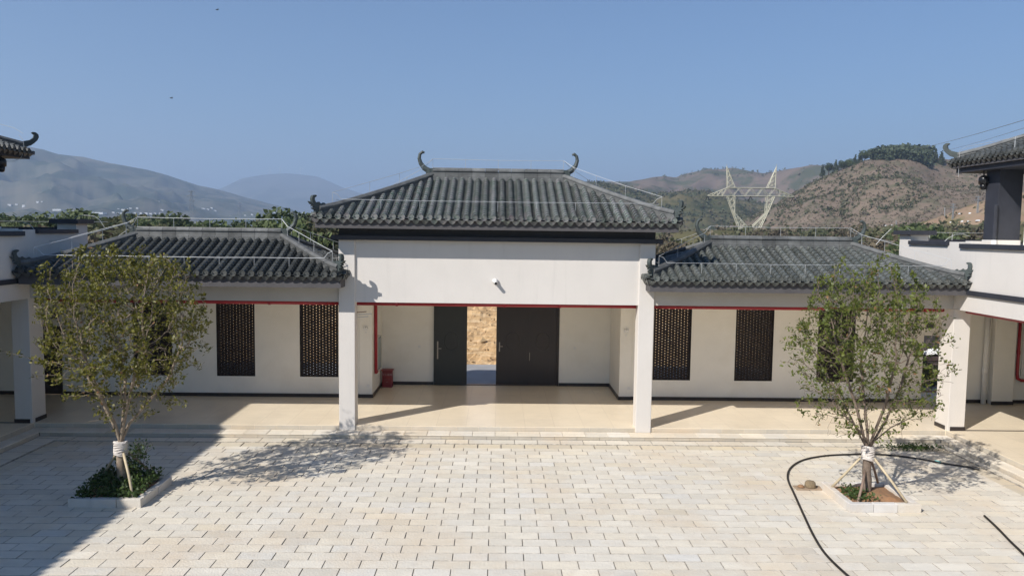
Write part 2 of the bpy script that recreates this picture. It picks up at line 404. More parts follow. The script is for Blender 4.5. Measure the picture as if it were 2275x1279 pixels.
struct('corridor_floor', MB().box(-19.5, 17.5, 8.04, 13.66, -0.2, ZF).box(-19.5, XL+0.002, -14, 8.04, -0.2, ZF).box(XR-0.002, 17.5, -14, 8.04, -0.2, ZF), FLOOR, at=(0, 0, 0))
tag(MB().box(11.96, 17.2, 8.0, 8.05, ZF, ZF+0.012).build('threshold_strip', SKIRT), 'dark threshold strip across the right corridor floor beside the column', 'floor strip')
tag(MB().box(-19.2, -13.53, 8.0, 8.05, ZF, ZF+0.012).build('threshold_strip', SKIRT), 'dark threshold strip across the shaded left corridor floor', 'floor strip')

# ================================================================ ROOFS
def prof(t): return 0.86*t + 0.14*t*t
def build_roof(owner, X0, X1, Y0, Y1, D, ze, zr, M, sides='FLR', pitch=0.231, ridge_axis='x', orn=True, limit=None, plainhorn=False):
    """a hipped tiled roof: bed, rows of cover and pan tiles, ridge of separate pieces, hip ridges with ornaments, upturned horns"""
    H = zr-ze
    bed = MB(); N = 6
    rings = []
    for i in range(N+1):
        t = i/N; d = D*t; z = ze + H*prof(t) - 0.012
        rings.append([(X0+d, Y0+d, z), (X1-d, Y0+d, z), (X1-d, Y1-d, z), (X0+d, Y1-d, z)])
    for r in rings: bed.v += r
    for i in range(N):
        for k in range(4):
            a = i*4+k; b = i*4+(k+1) % 4; bed.f.append((a, b, b+4, a+4)); bed.mi.append(0)
    bed.f.append((N*4, N*4+1, N*4+2, N*4+3)); bed.mi.append(0)
    b0 = len(bed.v); bed.v += [(x, y, z-0.05) for x, y, z in rings[0]]
    for k in range(4): bed.f.append((k, b0+k, b0+(k+1) % 4, (k+1) % 4)); bed.mi.append(0)
    bed.f.append((b0+3, b0+2, b0+1, b0)); bed.mi.append(0)
    roof = bed.build('roof', SLAB, owner)
    sl = {'F': (Vector((X0, Y0, 0)), Vector((1,0,0)), Vector((0,1,0)), X1-X0),
          'B': (Vector((X1, Y1, 0)), Vector((-1,0,0)), Vector((0,-1,0)), X1-X0),
          'R': (Vector((X1, Y0, 0)), Vector((0,1,0)), Vector((-1,0,0)), Y1-Y0),
          'L': (Vector((X0, Y1, 0)), Vector((0,-1,0)), Vector((1,0,0)), Y1-Y0)}
    for key in sides:
        o, a, u, W = sl[key]
        n = int(round(W/pitch)); pt = W/n
        for j in range(n+1):
            for what in ('cover', 'pan'):
                s = pt*j if what == 'cover' else pt*(j+0.5)
                if what == 'cover' and (j == 0 or j == n): continue
                if s > W: continue
                base = o + a*s
                if limit and not limit(base): continue
                dm = min(s, W-s, D) - 0.06
                if dm < 0.10: dm = 0.10
                def P(d, across, up):
                    t = d/D; z = ze + H*prof(t); g_ = H/D*(0.86+0.28*t); nn = (Vector((0,0,1)) - u*g_).normalized()
                    q = base + u*d + a*across + nn*up; q.z += z; return q
                mb = MB()
                if what == 'cover':
                    seg = 0.165; k = max(1, int(math.ceil(dm/seg))); r0 = 0.075; M5 = 6; b = 0
                    rr = []
                    for i in range(k):
                        w1 = 1.13+random.uniform(-.03, .03); d0, d1 = dm*i/k, dm*(i+1)/k
                        rr += [(d0, r0*w1), (d1, r0*0.90)]
                    for d, r in rr:
                        for q in range(M5+1):
                            an = PI*q/M5; mb.v.append(tuple(P(d, -r*math.cos(an), 0.012 + r*math.sin(an)*1.45)))
                    for i in range(len(rr)-1):
                        for q in range(M5):
                            e = i*(M5+1)+q; mb.f.append((e, e+1, e+M5+2, e+M5+1)); mb.mi.append(0)
                    # round end tile at the eave
                    nn = 12; b = len(mb.v)
                    for dd, r in ((0.004, 0.080), (-0.05, 0.080), (-0.05, 0.064), (-0.040, 0.056)):
                        for q in range(nn):
                            an = 2*PI*q/nn; p_ = base + u*dd + a*(r*math.cos(an)); p_.z = ze + 0.035 + r*math.sin(an); mb.v.append(tuple(p_))
                    for ri in range(3):
                        for q in range(nn):
                            q2 = (q+1) % nn; mb.f.append((b+ri*nn+q, b+(ri+1)*nn+q, b+(ri+1)*nn+q2, b+ri*nn+q2)); mb.mi.append(0)
                    mb.f.append(tuple(b+3*nn+q for q in range(nn))); mb.mi.append(0)
                    mb.build('cover_tile_row', M, roof)
                else:
                    seg = 0.085; k = max(1, int(math.ceil(dm/seg))); ac = [(-0.085, 0.03), (-0.035, -0.002), (0.035, -0.002), (0.085, 0.03)]
                    rr = []
                    for i in range(k):
                        jz = random.uniform(0, .004)
                        rr += [(dm*i/k - (0.05 if i == 0 else 0), 0.028+jz), (dm*(i+1)/k, 0.000)]
                    for d, up in rr:
                        for x_, y_ in ac: mb.v.append(tuple(P(d, x_, y_+up)))
                    for i in range(len(rr)-1):
                        for q in range(3):
                            e = i*4+q; mb.f.append((e, e+1, e+5, e+4)); mb.mi.append(0)
                    # pointed drip tile
                    pl = [(-0.098, 0.045), (-0.05, 0.012), (0, 0.0), (0.05, 0.012), (0.098, 0.045), (0.09, -0.03), (0.05, -0.08), (0, -0.112), (-0.05, -0.08), (-0.09, -0.03)]
                    oo = base - u*0.012; oo.z = ze - 0.030
                    mb.prism(pl, oo, a, Vector((0,0,1))-u*0.45, 0.014)
                    mb.build('pan_tile_row', M, roof)
    # ridge pieces
    zc = zr + 0.065
    if ridge_axis == 'x': A = Vector((X0+D, (Y0+Y1)/2, zc)); B = Vector((X1-D, (Y0+Y1)/2, zc))
    else: A = Vector(((X0+X1)/2, Y0+D, zc)); B = Vector(((X0+X1)/2, Y1-D, zc))
    ab = (B-A); Lr = ab.length; dr = ab.normalized(); np_ = max(2, int(round(Lr/0.38)))
    offs = [(-.13, -.12), (.13, -.12), (.13, .035), (.095, .05), (.095, .15), (.125, .165), (.125, .195), (.08, .215), (.055, .265), (-.055, .265), (-.08, .215), (-.125, .195), (-.125, .165), (-.095, .15), (-.095, .05), (-.13, .035)]
    for k in range(np_):
        MB().sweep([A+dr*(Lr*k/np_+0.004), A+dr*(Lr*(k+1)/np_-0.004)], offs).build('ridge_piece', RIDGE, roof)
    MB().sweep([A, B], [(-.09, -.11), (.09, -.11), (.09, .145), (-.09, .145)]).build('ridge_core', SLAB, roof)
    for e, sgn in ((A, -1), (B, 1)):
        hp = [(-.20, .20), (-.02, .17), (.10, .17), (.22, .24), (.315, .36), (.355, .49), (.335, .60), (.27, .655), (.22, .635)]
        pts = [e + dr*sgn*a_*1.12 + Vector((0,0,.17+(b_-.17)*1.12)) for a_, b_ in hp]
        mb = MB().tube(pts, [.05, .085, .085, .075, .062, .052, .046, .045, .03], 8)
        mb.prism([(-.2, -.02), (.14, -.06), (.2, .1), (.12, .25), (-.2, .22)], e, dr*sgn, Vector((0,0,1)), 0.17)
        mb.build('ridge_horn', HORN, roof)
    # hip ridges
    cs = [((X0, Y0), (1, 1)), ((X1, Y0), (-1, 1)), ((X1, Y1), (-1, -1)), ((X0, Y1), (1, -1))]
    for (cx, cy), (dx, dy) in cs:
        path = []
        for i in range(9):
            t = 0.055 + 0.945*i/8; lift = 0.05*max(0, 1-t*5)
            path.append((cx+dx*D*t, cy+dy*D*t, ze + H*prof(t) - 0.03 + lift))
        if limit and not limit(Vector((cx, cy, 0))): continue
        mb = MB().sweep(path, [(-.11, -.05), (.11, -.05), (.11, .09), (-.11, .09)])
        mb.sweep(path, [(-.075, .095), (.075, .095), (.075, .15), (-.075, .15)])
        mb.sweep(path, [(-.10, .153), (.10, .153), (.10, .185), (.055, .245), (-.055, .245), (-.10, .185)])
        mb.build('hip_ridge', RIDGE, roof)
        if orn:
            s_ = 1/688.0
            raw = [(560,350),(400,385),(360,370),(342,350),(325,375),(290,365),(270,340),(250,365),(222,350),(207,312),(207,275),(228,255),(238,238),(222,223),(190,226),(170,245),(160,290),(165,335),(172,362),(120,338),(150,385),(178,402),(158,425),(205,436),(163,458),(215,490),(205,532),(275,535),(430,500),(560,440)]
            pl = [((560-x)*s_*1.35, (520-y)*s_) for x, y in raw]
            if plainhorn: pl = [((560-x)*s_*1.6, (520-y)*s_*0.95) for x, y in [(560,350),(420,385),(330,370),(250,320),(210,250),(200,170),(230,120),(215,95),(180,100),(150,150),(145,230),(165,320),(200,400),(240,470),(300,520),(560,500)]]
            if plainhorn: pl = [(a_, b_*.8+.02) for a_, b_ in pl]
            base = Vector((cx+dx*0.56, cy+dy*0.56, ze + H*prof(0.56/D) - 0.02 - 0.05))
            mb = MB().prism(pl[::-1], base, Vector((-dx, -dy, 0)), Vector((0,0,1)), 0.10)
            mb.build('hip_ornament', HORN, roof, bevel=0.008)
    return roof, A, B, zc

def wire_set(label, X0, X1, Y0, Y1, D, ze, zr, A, B, back=True, r=0.0058):
    th = thing('lightning_wire', label, 'lightning conductor', ((X0+X1)/2, (Y0+Y1)/2, zr))
    H = zr-ze; up = 0.36; pr = r*.8
    def post(p, h, tip=None):
        MB().tube([p, Vector(p)+Vector((0, 0, h))], pr, 4).build('standoff', WIREM, th)
    d = (B-A).normalized()
    rid = [A - d*0.0 + Vector((0,0,.52)), A + d*((B-A).length/2) + Vector((0,0,.50)), B + Vector((0,0,.52))]
    MB().tube(rid, r, 5).build('wire', WIREM, th)
    for k in range(5): post(A + (B-A)*(k/4) + Vector((0,0,.22)), .30)
    for (cx, cy), (dx, dy), E in [((X0, Y0), (1, 1), A), ((X1, Y0), (-1, 1), B), ((X0, Y1), (1, -1), A), ((X1, Y1), (-1, -1), B)]:
        pts = [E + Vector((0,0,.52))]
        for t in (0.9, 0.7, 0.45, 0.16):
            pts.append(Vector((cx+dx*D*t, cy+dy*D*t, ze+H*prof(t)+up+0.13+random.uniform(-.015, .015))))
        MB().tube(pts, r, 5).build('wire', WIREM, th)
        for p in pts[1:]: post(p - Vector((0,0,.33)), .33)
    t = 0.17
    def al(x, y, dz=0): return Vector((x, y, ze+H*prof(t)+0.30+dz))
    i = D*t
    for q0, q1 in (((X0+i+.2, Y0+i), (X1-i-.2, Y0+i)), ((X0+i, Y0+i+.2), (X0+i, Y1-i-.2)), ((X1-i, Y0+i+.2), (X1-i, Y1-i-.2))):
        a_, b_ = al(*q0), al(*q1); n = 8
        MB().tube([a_ + (b_-a_)*(k/n) + Vector((0,0,-0.012*math.sin(PI*k/n)+random.uniform(-.006, .006))) for k in range(n+1)], r, 5).build('wire', WIREM, th)
        for k in range(1, n, 1): post(a_ + (b_-a_)*(k/n) - Vector((0,0,.27)), .27)
    for x, sx in ((X0, 1), (X1, -1)):
        c = Vector((x+sx*D*0.16, Y0+D*0.16, ze+H*prof(.16)+up+.13))
        MB().tube([c, c+Vector((sx*.12, .0, -.05)), al(x+sx*(i+.2), Y0+i)], r, 5).build('wire', WIREM, th)
    return th

# ================================================================ GATE HALL
hall = thing('gate_hall', 'raised white central gate hall with mottled green grey tiled roof', 'building', (-0.8, 10.5, ZF))
CB = 0.012
MB().box(XLL, XLR, 8.0, 8.42, ZS, 5.208).build('column', WALL, hall, bevel=CB)
MB().box(XRL, XRR, 8.0, 8.42, ZS, 5.208).build('column', WALL, hall, bevel=CB)
MB().box(XLR, XRL, 8.06, 8.26, 3.56, 5.206).build('wall', WALL, hall)
MB().box(XLL+0.01, XLL+0.2, 8.42, 12.9, 3.95, 5.206).box(XRR-0.2, XRR-0.01, 8.42, 12.9, 3.95, 5.206).box(XLL+0.2, XRR-0.2, 12.7, 12.89, 3.95, 5.206).build('upper_wall', WALL, hall)
MB().box(-5.16, 3.56, 7.87, 13.05, 5.21, 5.33).build('wall_cap', CAP, hall, bevel=0.008)
MB().box(-4.98, 3.38, 8.02, 12.9, 5.332, 5.56).build('frieze', CAP, hall)
MB().box(-5.47, 3.85, 7.43, 12.93, 5.51, 5.725).build('eave_board', FASCIA, hall)
HX0, HX1, HY0, HD = -5.55, 3.93, 7.35, 2.84
HY1 = HY0+2*HD; HZE, HZR = 5.775, 6.965
_, A, B, zc = build_roof(hall, HX0, HX1, HY0, HY1, HD, HZE, HZR, TILE_H)
wire_set('white lightning wire on stand-offs over the tall central roof', HX0, HX1, HY0, HY1, HD, HZE, HZR, A, B)
# recess: piers, door wall, ceiling
MB().box(-5.07, -4.67, 11.40, 13.45, ZF, 3.9).build('pier', WALLI, hall, bevel=0.006)
MB().box(3.07, 3.44, 11.40, 13.45, ZF, 3.9).build('pier', WALLI, hall, bevel=0.006)
MB().box(-5.07, -2.93, 13.45, 13.65, ZF, 3.9).box(1.33, 3.44, 13.45, 13.65, ZF, 3.9).box(-2.93, 1.33, 13.45, 13.65, 3.02, 3.9).build('door_wall', WALLI, hall)
MB().box(-4.98, 3.38, 8.27, 13.64, 3.9, 3.95).build('ceiling', WALLI, hall)
for q in ((-4.645, -2.935, 13.425, 13.447), (1.335, 3.045, 13.425, 13.447), (-4.667, -4.645, 11.378, 13.447), (3.045, 3.067, 11.378, 13.447), (-5.09, -4.667, 11.376, 11.398), (3.067, 3.46, 11.376, 11.398)):
    MB().box(*q, ZF, ZF+.11).build('skirting', SKIRT, hall)
fr = MB().box(-2.93, -2.865, 13.43, 13.6, ZF, 3.02).box(1.265, 1.33, 13.43, 13.6, ZF, 3.02).box(-2.865, 1.265, 13.43, 13.6, 2.955, 3.02).box(-2.865, 1.265, 13.45, 13.6, ZF, ZF+.02)
fr.build('door_frame', DOOR, hall, bevel=0.004)
def leaf(x0, x1, y, M, hx, hk, lab):
    d = MB().box(x0, x1, y, y+0.045, ZF+.025, 2.95)
    for a in (x0+.08, x1-.10):                                   # pressed stiles and rails
        d.box(a, a+.02, y-.006, y, ZF+.12, 2.85)
    d.box(x0+.1, x1-.1, y-.006, y, 1.62, 1.64).box(x0+.1, x1-.1, y-.006, y, 2.83, 2.85).box(x0+.1, x1-.1, y-.006, y, ZF+.12, ZF+.14)
    # faint round boss pressed in the panel
    cx = (x0+x1)/2+.02
    d.tube([(cx+.24*math.cos(2*PI*k/18), y-.002, 1.75+.30*math.sin(2*PI*k/18)) for k in range(19)], .012, 5)
    if hk == 'lock2': d.box(x1-.03, x1+.03, y-.012, y-.0065, ZF+.03, 2.94)
    o = d.build('door_leaf', M, hall); tag(o, lab)
    if hk == 'lock':
        MB().box(hx-.022, hx+.022, y-.016, y-.002, 1.15, 1.75).box(hx-.01, hx+.13, y-.055, y-.035, 1.50, 1.525).box(hx-.012, hx+.012, y-.04, y-.012, 1.50, 1.525).build('handle', STEEL, o, bevel=0.003)
    elif hk == 'lock2':
        MB().box(hx-.02, hx+.02, y-.016, y-.002, 1.40, 1.72).box(hx-.01, hx+.11, y-.055, y-.035, 1.57, 1.595).box(hx-.012, hx+.012, y-.04, y-.012, 1.57, 1.595).build('handle', STEEL, o, bevel=0.003)
    elif hk == 'pull':
        MB().box(hx-.009, hx+.009, y-.03, y-.018, 1.10, 1.38).box(hx-.008, hx+.008, y-.02, y-.002, 1.12, 1.14).box(hx-.008, hx+.008, y-.02, y-.002, 1.34, 1.36).build('handle', STEEL, o, bevel=0.003)
    return o
leaf(-2.8645, -1.82, 13.50, DOOR, 0, None, 'leftmost leaf behind the folded one')
leaf(-2.915, -1.80, 13.36, DOORG, -2.79, 'lock', 'open leaf folded back, greyed by a painted reflection')
leaf(-0.81, 0.2445, 13.50, DOOR, -0.70, 'lock2', 'closed leaf with lever handle beside the opening')
leaf(0.2465, 1.2645, 13.50, DOOR, 0.33, 'pull', 'rightmost closed leaf with a thin pull bar')

# ================================================================ WINGS
def wing(lab, x0, x1, wins, doorway, colx):
    wg = thing('wing_building', lab, 'building', ((x0+x1)/2, 9.8, ZF))
    # back wall round the openings
    wl = MB(); ops = [(a, b, 0.88, 3.22) for a, b in wins] + [(doorway[0], doorway[1], ZF, 2.38)]
    ops.sort(); lo, hi = colx
    x = lo
    for a, b, z0, z1 in ops:
        wl.box(x, a, YW, YW+.2, ZF, 3.9)
        if z0 > ZF+.01: wl.box(a, b, YW, YW+.2, ZF, z0)
        wl.box(a, b, YW, YW+.2, z1, 3.9); x = b
    wl.box(x, hi, YW, YW+.2, ZF, 3.9)
    wl.build('wall', WALLI, wg)
    for q in ((lo, doorway[0]), (doorway[1], hi)): MB().box(q[0], q[1], YW-.022, YW-.002, ZF, ZF+.11).build('skirting', SKIRT, wg)
    for a, b in wins:                                            # honeycomb screens of thin dark bricks
        s = MB(); h = 0.0425; n = int((3.22-.88)/h)
        for k in range(n):
            off = 0.0 if k % 2 else 0.0985; x = a + off - 0.0985*2
            while x < b:
                p, q = max(a+.002, x+0.0275), min(b-.002, x+0.197-0.0275)
                if q-p > .01: s.box(p, q, YW+.035, YW+.175, .882+k*h, .882+(k+1)*h-.0005)
                x += 0.197
        fr = s.build('brick_screen', BRICK, wg); fr['kind'] = 'stuff'
        MB().box(a-.0, a+.022, YW-.004, YW+.17, .88, 3.218).box(b-.022, b, YW-.004, YW+.17, .88, 3.218).box(a+.022, b-.022, YW-.004, YW+.17, .88, .895).build('window_frame', BRICK, wg)
    MB().box(lo, hi, 8.27, YW+.19, 3.9, 3.95).build('ceiling', WALLI, wg)
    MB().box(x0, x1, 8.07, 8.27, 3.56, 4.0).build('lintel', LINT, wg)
    return wg
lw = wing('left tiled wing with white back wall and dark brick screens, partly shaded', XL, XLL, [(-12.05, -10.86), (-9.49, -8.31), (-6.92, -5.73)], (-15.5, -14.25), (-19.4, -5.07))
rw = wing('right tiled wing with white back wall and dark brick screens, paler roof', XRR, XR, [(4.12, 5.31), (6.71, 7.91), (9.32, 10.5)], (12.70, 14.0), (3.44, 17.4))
for wg, x0, x1, d, M, lab, ax in ((lw, -13.07, -4.74, 2.15, TILE_W, 'white lightning wire over the left wing roof', 0), (rw, 3.07, 11.52, 2.2, TILE_R, 'white lightning wire over the right wing roof', 1)):
    y0 = 7.35; ze, zr = 4.295, 5.155 - 0.03*ax
    _, A, B, zc = build_roof(wg, x0, x1, y0, y0+2*d, d, ze, zr, M)
    MB().box(x0+.08, x1-.08, 7.44, y0+2*d-.08, 3.975, 4.235).build('eave_board', FASCIA, wg)
    wire_set(lab, x0, x1, y0, y0+2*d, d, ze, zr, A, B, r=.0085 if ax == 0 else .0055)

d_ = MB().box(-15.5, -14.25, YW+.06, YW+.11, ZF+.01, 2.38).build('doorway', DOOR, lw); tag(d_, 'dark panel added as shade in the door at the end of the left corridor')  # dark panel and frame added, standing in for the unlit interior
MB().box(-15.5, -15.44, YW-.004, YW+.05, ZF, 2.378).box(-14.31, -14.252, YW-.004, YW+.05, ZF, 2.378).box(-15.44, -14.31, YW-.004, YW+.05, 2.32, 2.378).build('door_frame', DOOR, lw)
# ================================================================ SIDE BUILDINGS (right, then mirrored left)
def side_building(lab, s, xe):
    """s=+1 right, -1 left; xe the plane of the court-side face; all x given outward from that plane"""
    sb = thing('side_building', lab, 'building', (xe+s*3, 0, ZF))
    def bx(mb, a, b, y0, y1, z0, z1):
        p, q = xe+s*a, xe+s*b; mb.box(min(p, q), max(p, q), y0, y1, z0, z1); return mb
    def part(name, boxes, M, bev=0):
        mb = MB()
        for q in boxes: bx(mb, *q)
        return mb.build(name, M, sb, bevel=bev)
    for y0 in (8.0, 2.1, -3.9, -9.9): part('column', [(0, .46, y0, y0+.6, ZS if y0 > 7 else ZF, 3.558)], WALL, .012)
    part('column_skirting', [(-.012, -.001, 8.12, 8.612, ZF, ZF+.11), (.06, .472, 7.988, 7.999, ZF, ZF+.11)], SKIRT)
    part('lintel', [(0, .25, -13, 8.6, 3.56, 3.985)], WALL)
    part('band', [(-.05, .3, -13, 8.0, 3.985, 4.11)], CAP)
    part('parapet', [(0, .2, -13, 7.86, 4.11, 5.2)], WALL)
    part('parapet_cap', [(-.07, .27, -13, 7.86, 5.2, 5.32)], CAP, .006)
    part('parapet_post', [(0, .5, 7.86, 8.4, 4.0, 5.36)], WALL, .006)
    part('parapet', [(0, .2, 8.4, 10.35, 4.0, 5.26)], WALL)
    part('parapet_cap', [(-.07, .27, 8.42, 10.35, 5.26, 5.37)], CAP, .006)
    part('parapet_post', [(.0, .55, 10.35, 10.95, 4.0, 5.54)], WALL, .006)
    part('parapet_cap', [(-.13, .70, 10.2, 11.1, 5.54, 5.67)], CAP, .006)
    part('parapet', [(.7, 9, 11.4, 11.6, 4.0, 5.32)], WALL)
    part('parapet_cap', [(.65, 3.0, 11.33, 11.67, 5.32, 5.42)], CAP)
    part('terrace', [(.2, 9, -13, 11.6, 3.9, 4.05)], WALLI)
    part('room_wall', [(5.7, 5.9, -13, 11.42, ZF, 3.9)], WALLI)
    part('pier', [(3.33, 4.0, 11.2, 11.428, ZF, 3.9)], WALLI, .006)
    part('pier_skirting', [(3.31, 4.02, 11.178, 11.198, ZF, ZF+.11)], SKIRT)
    part('room_window', [(4.45, 5.35, 11.40, 11.425, 1.25, 2.9)], GLASSD)
    part('window_frame', [(4.35, 4.45, 11.385, 11.428, 1.15, 3.0), (4.45, 5.4, 11.385, 11.428, 1.15, 1.25), (4.45, 5.4, 11.385, 11.428, 2.9, 3.0)], WHITEP)
    # upper storey, set back behind the terrace
    part('upper_column', [(2.35, 3.05, 10.0, 10.6, 5.42, 7.5)], CAP, .008)
    part('column_plinth', [(2.33, 3.07, 9.98, 10.62, 4.05, 5.42)], WALL)
    part('low_wall', [(1.7, 2.33, 10.2, 10.4, 4.05, 5.38)], WALL)
    part('upper_wall', [(3.1, 9, -12.5, 9.9, 4.05, 7.5)], WALLI)
    part('eave_board', [(2.0, 9, -12.6, 11.55, 7.48, 7.62)], CAP)
    part('eave_board', [(1.9, 9, -12.7, 11.65, 7.622, 7.73)], FASCIA)
    p = MB().tube([(xe+s*2.24, 9.93, 5.42), (xe+s*2.24, 9.93, 6.45)], .06, 10); p.build('downpipe', CAP, sb)
    MB().tube([(xe+s*2.24, 9.93, 5.2), (xe+s*2.24, 9.93, 5.42)], .075, 10).build('pipe_socket', WHITEP, sb)
    x0, x1 = sorted((xe+s*1.85, xe+s*9.6))
    if s > 0: _, A, B, zc = build_roof(sb, x0, x1, -13, 11.75, 3.4, 7.80, 9.25, TILE_W, sides='L', ridge_axis='y', limit=lambda p: p.y > -1, plainhorn=True)
    else: _, A, B, zc = build_roof(sb, x0, x1, -13, 11.45, 3.4, 7.66, 9.1, TILE_W, sides='R', ridge_axis='y', limit=lambda p: p.y > -12, plainhorn=True)
    return sb
rsb = side_building('sunlit white two storey building at the right edge of the court', 1, XR)
lsb = side_building('shaded white two storey building at the left edge of the court', -1, XL)

# lightning wires on the side building's eave and terrace
def wires(label, polylines, posts=(), r=0.006):
    b = Vector(polylines[0][0]); th = thing('lightning_wire', label, 'lightning conductor', b)
    for pl in polylines: MB().tube(pl, r, 5).build('wire', WIREM, th)
    for p, h in posts: MB().tube([p, Vector(p)+Vector((0,0,h))], .008, 4).build('standoff', WIREM, th)
wires('white wire above the upper right eave dropping to the terrace', [
    [(13.42, 11.3, 7.35), (13.42, 11.3, 8.15), (13.5, 11.1, 8.25), (13.5, 6, 8.28), (13.5, 0, 8.3)]],
    [((13.55, y, 7.95), .34) for y in (9, 7.2, 5.4)])
wires('white wire loop on the right terrace parapet beside the dark column', [
    [aty(2058, 516, 10.9), aty(2110, 517, 10.9), aty(2185, 518, 10.9), aty(2198, 510, 10.9), aty(2205, 485, 10.9), aty(2209, 455, 10.9), aty(2216, 441, 10.9)],
    [aty(2089, 546, 9.2), aty(2105, 530, 9.2), aty(2122, 521, 9.2), aty(2140, 520, 9.2), aty(2154, 525, 9.2)]],
    [(aty(x, y, 10.9), .2) for x, y in ((2065, 534), (2115, 534), (2190, 534))])
wires('white wire arc over the right wing roof end by the parapet pillar', [
    [aty(1946, 543, 10.3), aty(1962, 525, 10.3), aty(1980, 508, 10.3)],
    [aty(1885, 508, 9.6), aty(1898, 518, 9.6), aty(1930, 527, 9.6), aty(1985, 538, 9.6)],
    [aty(2015, 506, 10.8), aty(2030, 517, 10.8), aty(2043, 531, 10.8)],
    [aty(2060, 557, 9.4), aty(2075, 562, 9.4), aty(2087, 581, 9.4)]])
wires('white wire drooping over the left parapet', [
    [aty(51, 495, 9.0), aty(64, 497, 9.0), aty(73, 506, 9.0), aty(87, 524, 9.0), aty(100, 534, 9.0), aty(122, 537, 9.0), aty(200, 516, 9.2), aty(296, 491, 9.4)],
    [aty(103, 550, 9.0), aty(125, 536, 9.0)]])
wires('white wire arc over the left parapet pillar cap', [
    [aty(160, 492, 10.8), aty(170, 481, 10.8), aty(188, 478, 10.8), aty(210, 480, 10.8), aty(222, 489, 10.8), aty(232, 505, 10.8)]])
wires('white wire bending round the upper left eave tip', [
    [aty(0, 276, 11), aty(30, 284, 11), aty(52, 297, 11)],
    [aty(42, 300, 11), aty(52, 312, 11), aty(54, 335, 11), aty(46, 352, 11), aty(30, 358, 11), aty(12, 358, 11)]])
wires('thin white down lead from the central roof tip to the left wing', [
    [aty(697, 480, 7.5), aty(694, 538, 8.6), aty(700, 545, 9.2)]])

# ================================================================ RED PIPES, FIXTURES
def pipe(label, paths, r=.05, brackets=()):
    b = Vector(paths[0][0]); th = thing('fire_pipe', label, 'pipe', b)
    for p in paths: MB().tube(p, r, 10).build('pipe', RED, th, smooth=True)
    for p in brackets:
        p = Vector(p); MB().box(p.x-.03, p.x+.03, p.y-.055, p.y+.055, p.z-.058, p.z+.058).build('coupling', RED, th)
    return th
pipe('red pipe along the hall lintel with drop to the hose cabinet', [
    [(XLR+.0, 8.33, 3.50), (XRL, 8.33, 3.50)],
    [(-4.62, 11.75, 3.9), (-4.61, 11.75, .98)], [(-4.61, 11.75, .98), (-4.61, 11.95, .98)]], .052,
    [(-3.5, 8.33, 3.5), (-.6, 8.33, 3.5), (.9, 8.33, 3.5), (-4.615, 11.75, 2.0)])
pipe('red pipe under the left wing lintel', [[(XL+.3, 8.33, 3.50), (XLL, 8.33, 3.50)]], .052, [(-8.9, 8.33, 3.48), (-6.9, 8.33, 3.5), (-11, 8.33, 3.5)])
pipe('red pipe under the right wing lintel', [[(XRR, 8.33, 3.50), (XR-.1, 8.33, 3.50)]], .052, [(8.0, 8.33, 3.5), (10.9, 8.33, 3.5)])
pipe('red pipe under the right building lintel dropping round a cabinet', [
    [(11.85, -12, 3.50), (11.85, 8.2, 3.50), (13.2, 8.8, 3.5)],
    [(15.66, 11.3, 3.9), (15.66, 11.3, 1.20), (15.68, 11.3, 1.07), (15.8, 11.3, 1.0), (16.6, 11.3, 1.0)]], .05, [(15.66, 11.3, 1.9)])
t = thing('hose_cabinet', 'tall grey fire hose cabinet on the recess side wall behind the red pipe', 'cabinet', (-4.63, 12.4, 1.0))
MB().box(-4.668, -4.60, 12.12, 12.75, .95, 2.05).build('cabinet_box', WHITEP, t, bevel=.004)
MB().box(-4.60, -4.592, 12.15, 12.72, .98, 2.02).build('cabinet_door', GLASSD, t)
t = thing('fire_box', 'small red fire extinguisher box standing in the recess corner', 'fire box', (-4.44, 13.1, ZF))
MB().box(-4.60, -4.27, 12.95, 13.2, ZF, .80).build('box', REDBOX, t, bevel=.005)
MB().box(-4.63, -4.24, 12.92, 13.23, .80, .835).build('lid', REDBOX, t, bevel=.004)
WTXT = mat('faded_white_print', (0.45, 0.30, 0.28), 0.6, 0.05, 10)
for j, (zz_, tx) in enumerate(((.645, '灭火器箱'), (.50, '————'), (.41, '119'))):
    cu = bpy.data.curves.new('lettering', 'FONT'); cu.body = tx; cu.size = .085 if j == 0 else .05; cu.align_x = 'CENTER'; cu.extrude = .001
    tmp = bpy.data.objects.new('tmp', cu); me = bpy.data.meshes.new_from_object(tmp); bpy.data.objects.remove(tmp)
    o = bpy.data.objects.new('lettering', me); C.objects.link(o); me.materials.clear(); me.materials.append(WTXT)
    o.parent = t; o.location = Vector((-4.435, 12.947, zz_)) - Vector((-4.44, 13.1, ZF)); o.rotation_euler = (PI/2, 0, 0)
# little lamps and plates
def lamp(lab, x, y, z):
    t = thing('wall_lamp', lab, 'lamp', (x, y, z), 'twin wall lamps on the hall piers')
    MB().box(x-.07, x+.07, y-.03, y-.001, z-.05, z+.05).build('lamp_base', WHITEP, t, bevel=.008)
    for s_ in (-.045, .045): MB().lathe((x+s_, y-.05, z), [(.012, 0), (.028, .02), (.03, .05), (.02, .065)], 10).build('lamp_head', WHITEP, t)
    MB().box(x-.025, x+.025, y-.012, y-.001, z-.15, z-.1).build('switch', WHITEP, t)
lamp('small twin emergency lamp on the left pier of the hall recess', -4.87, 11.40, 2.42)
lamp('small twin emergency lamp on the right pier of the hall recess', 3.25, 11.40, 2.42)
for lab, x, y, z in (('pale switch plate on the recess wall left of the doors', -3.42, 13.45, 1.55), ('pale switch plate on the recess wall right of the doors', 1.86, 13.45, 1.55),
                     ('small socket plate low on the left pier', -4.80, 11.40, .62), ('small socket plate low on the right pier', 3.38, 11.40, .62)):
    tag(MB().box(x-.045, x+.045, y-.014, y-.001, z-.045, z+.045).build('switch_plate', WHITEP), lab, 'switch')
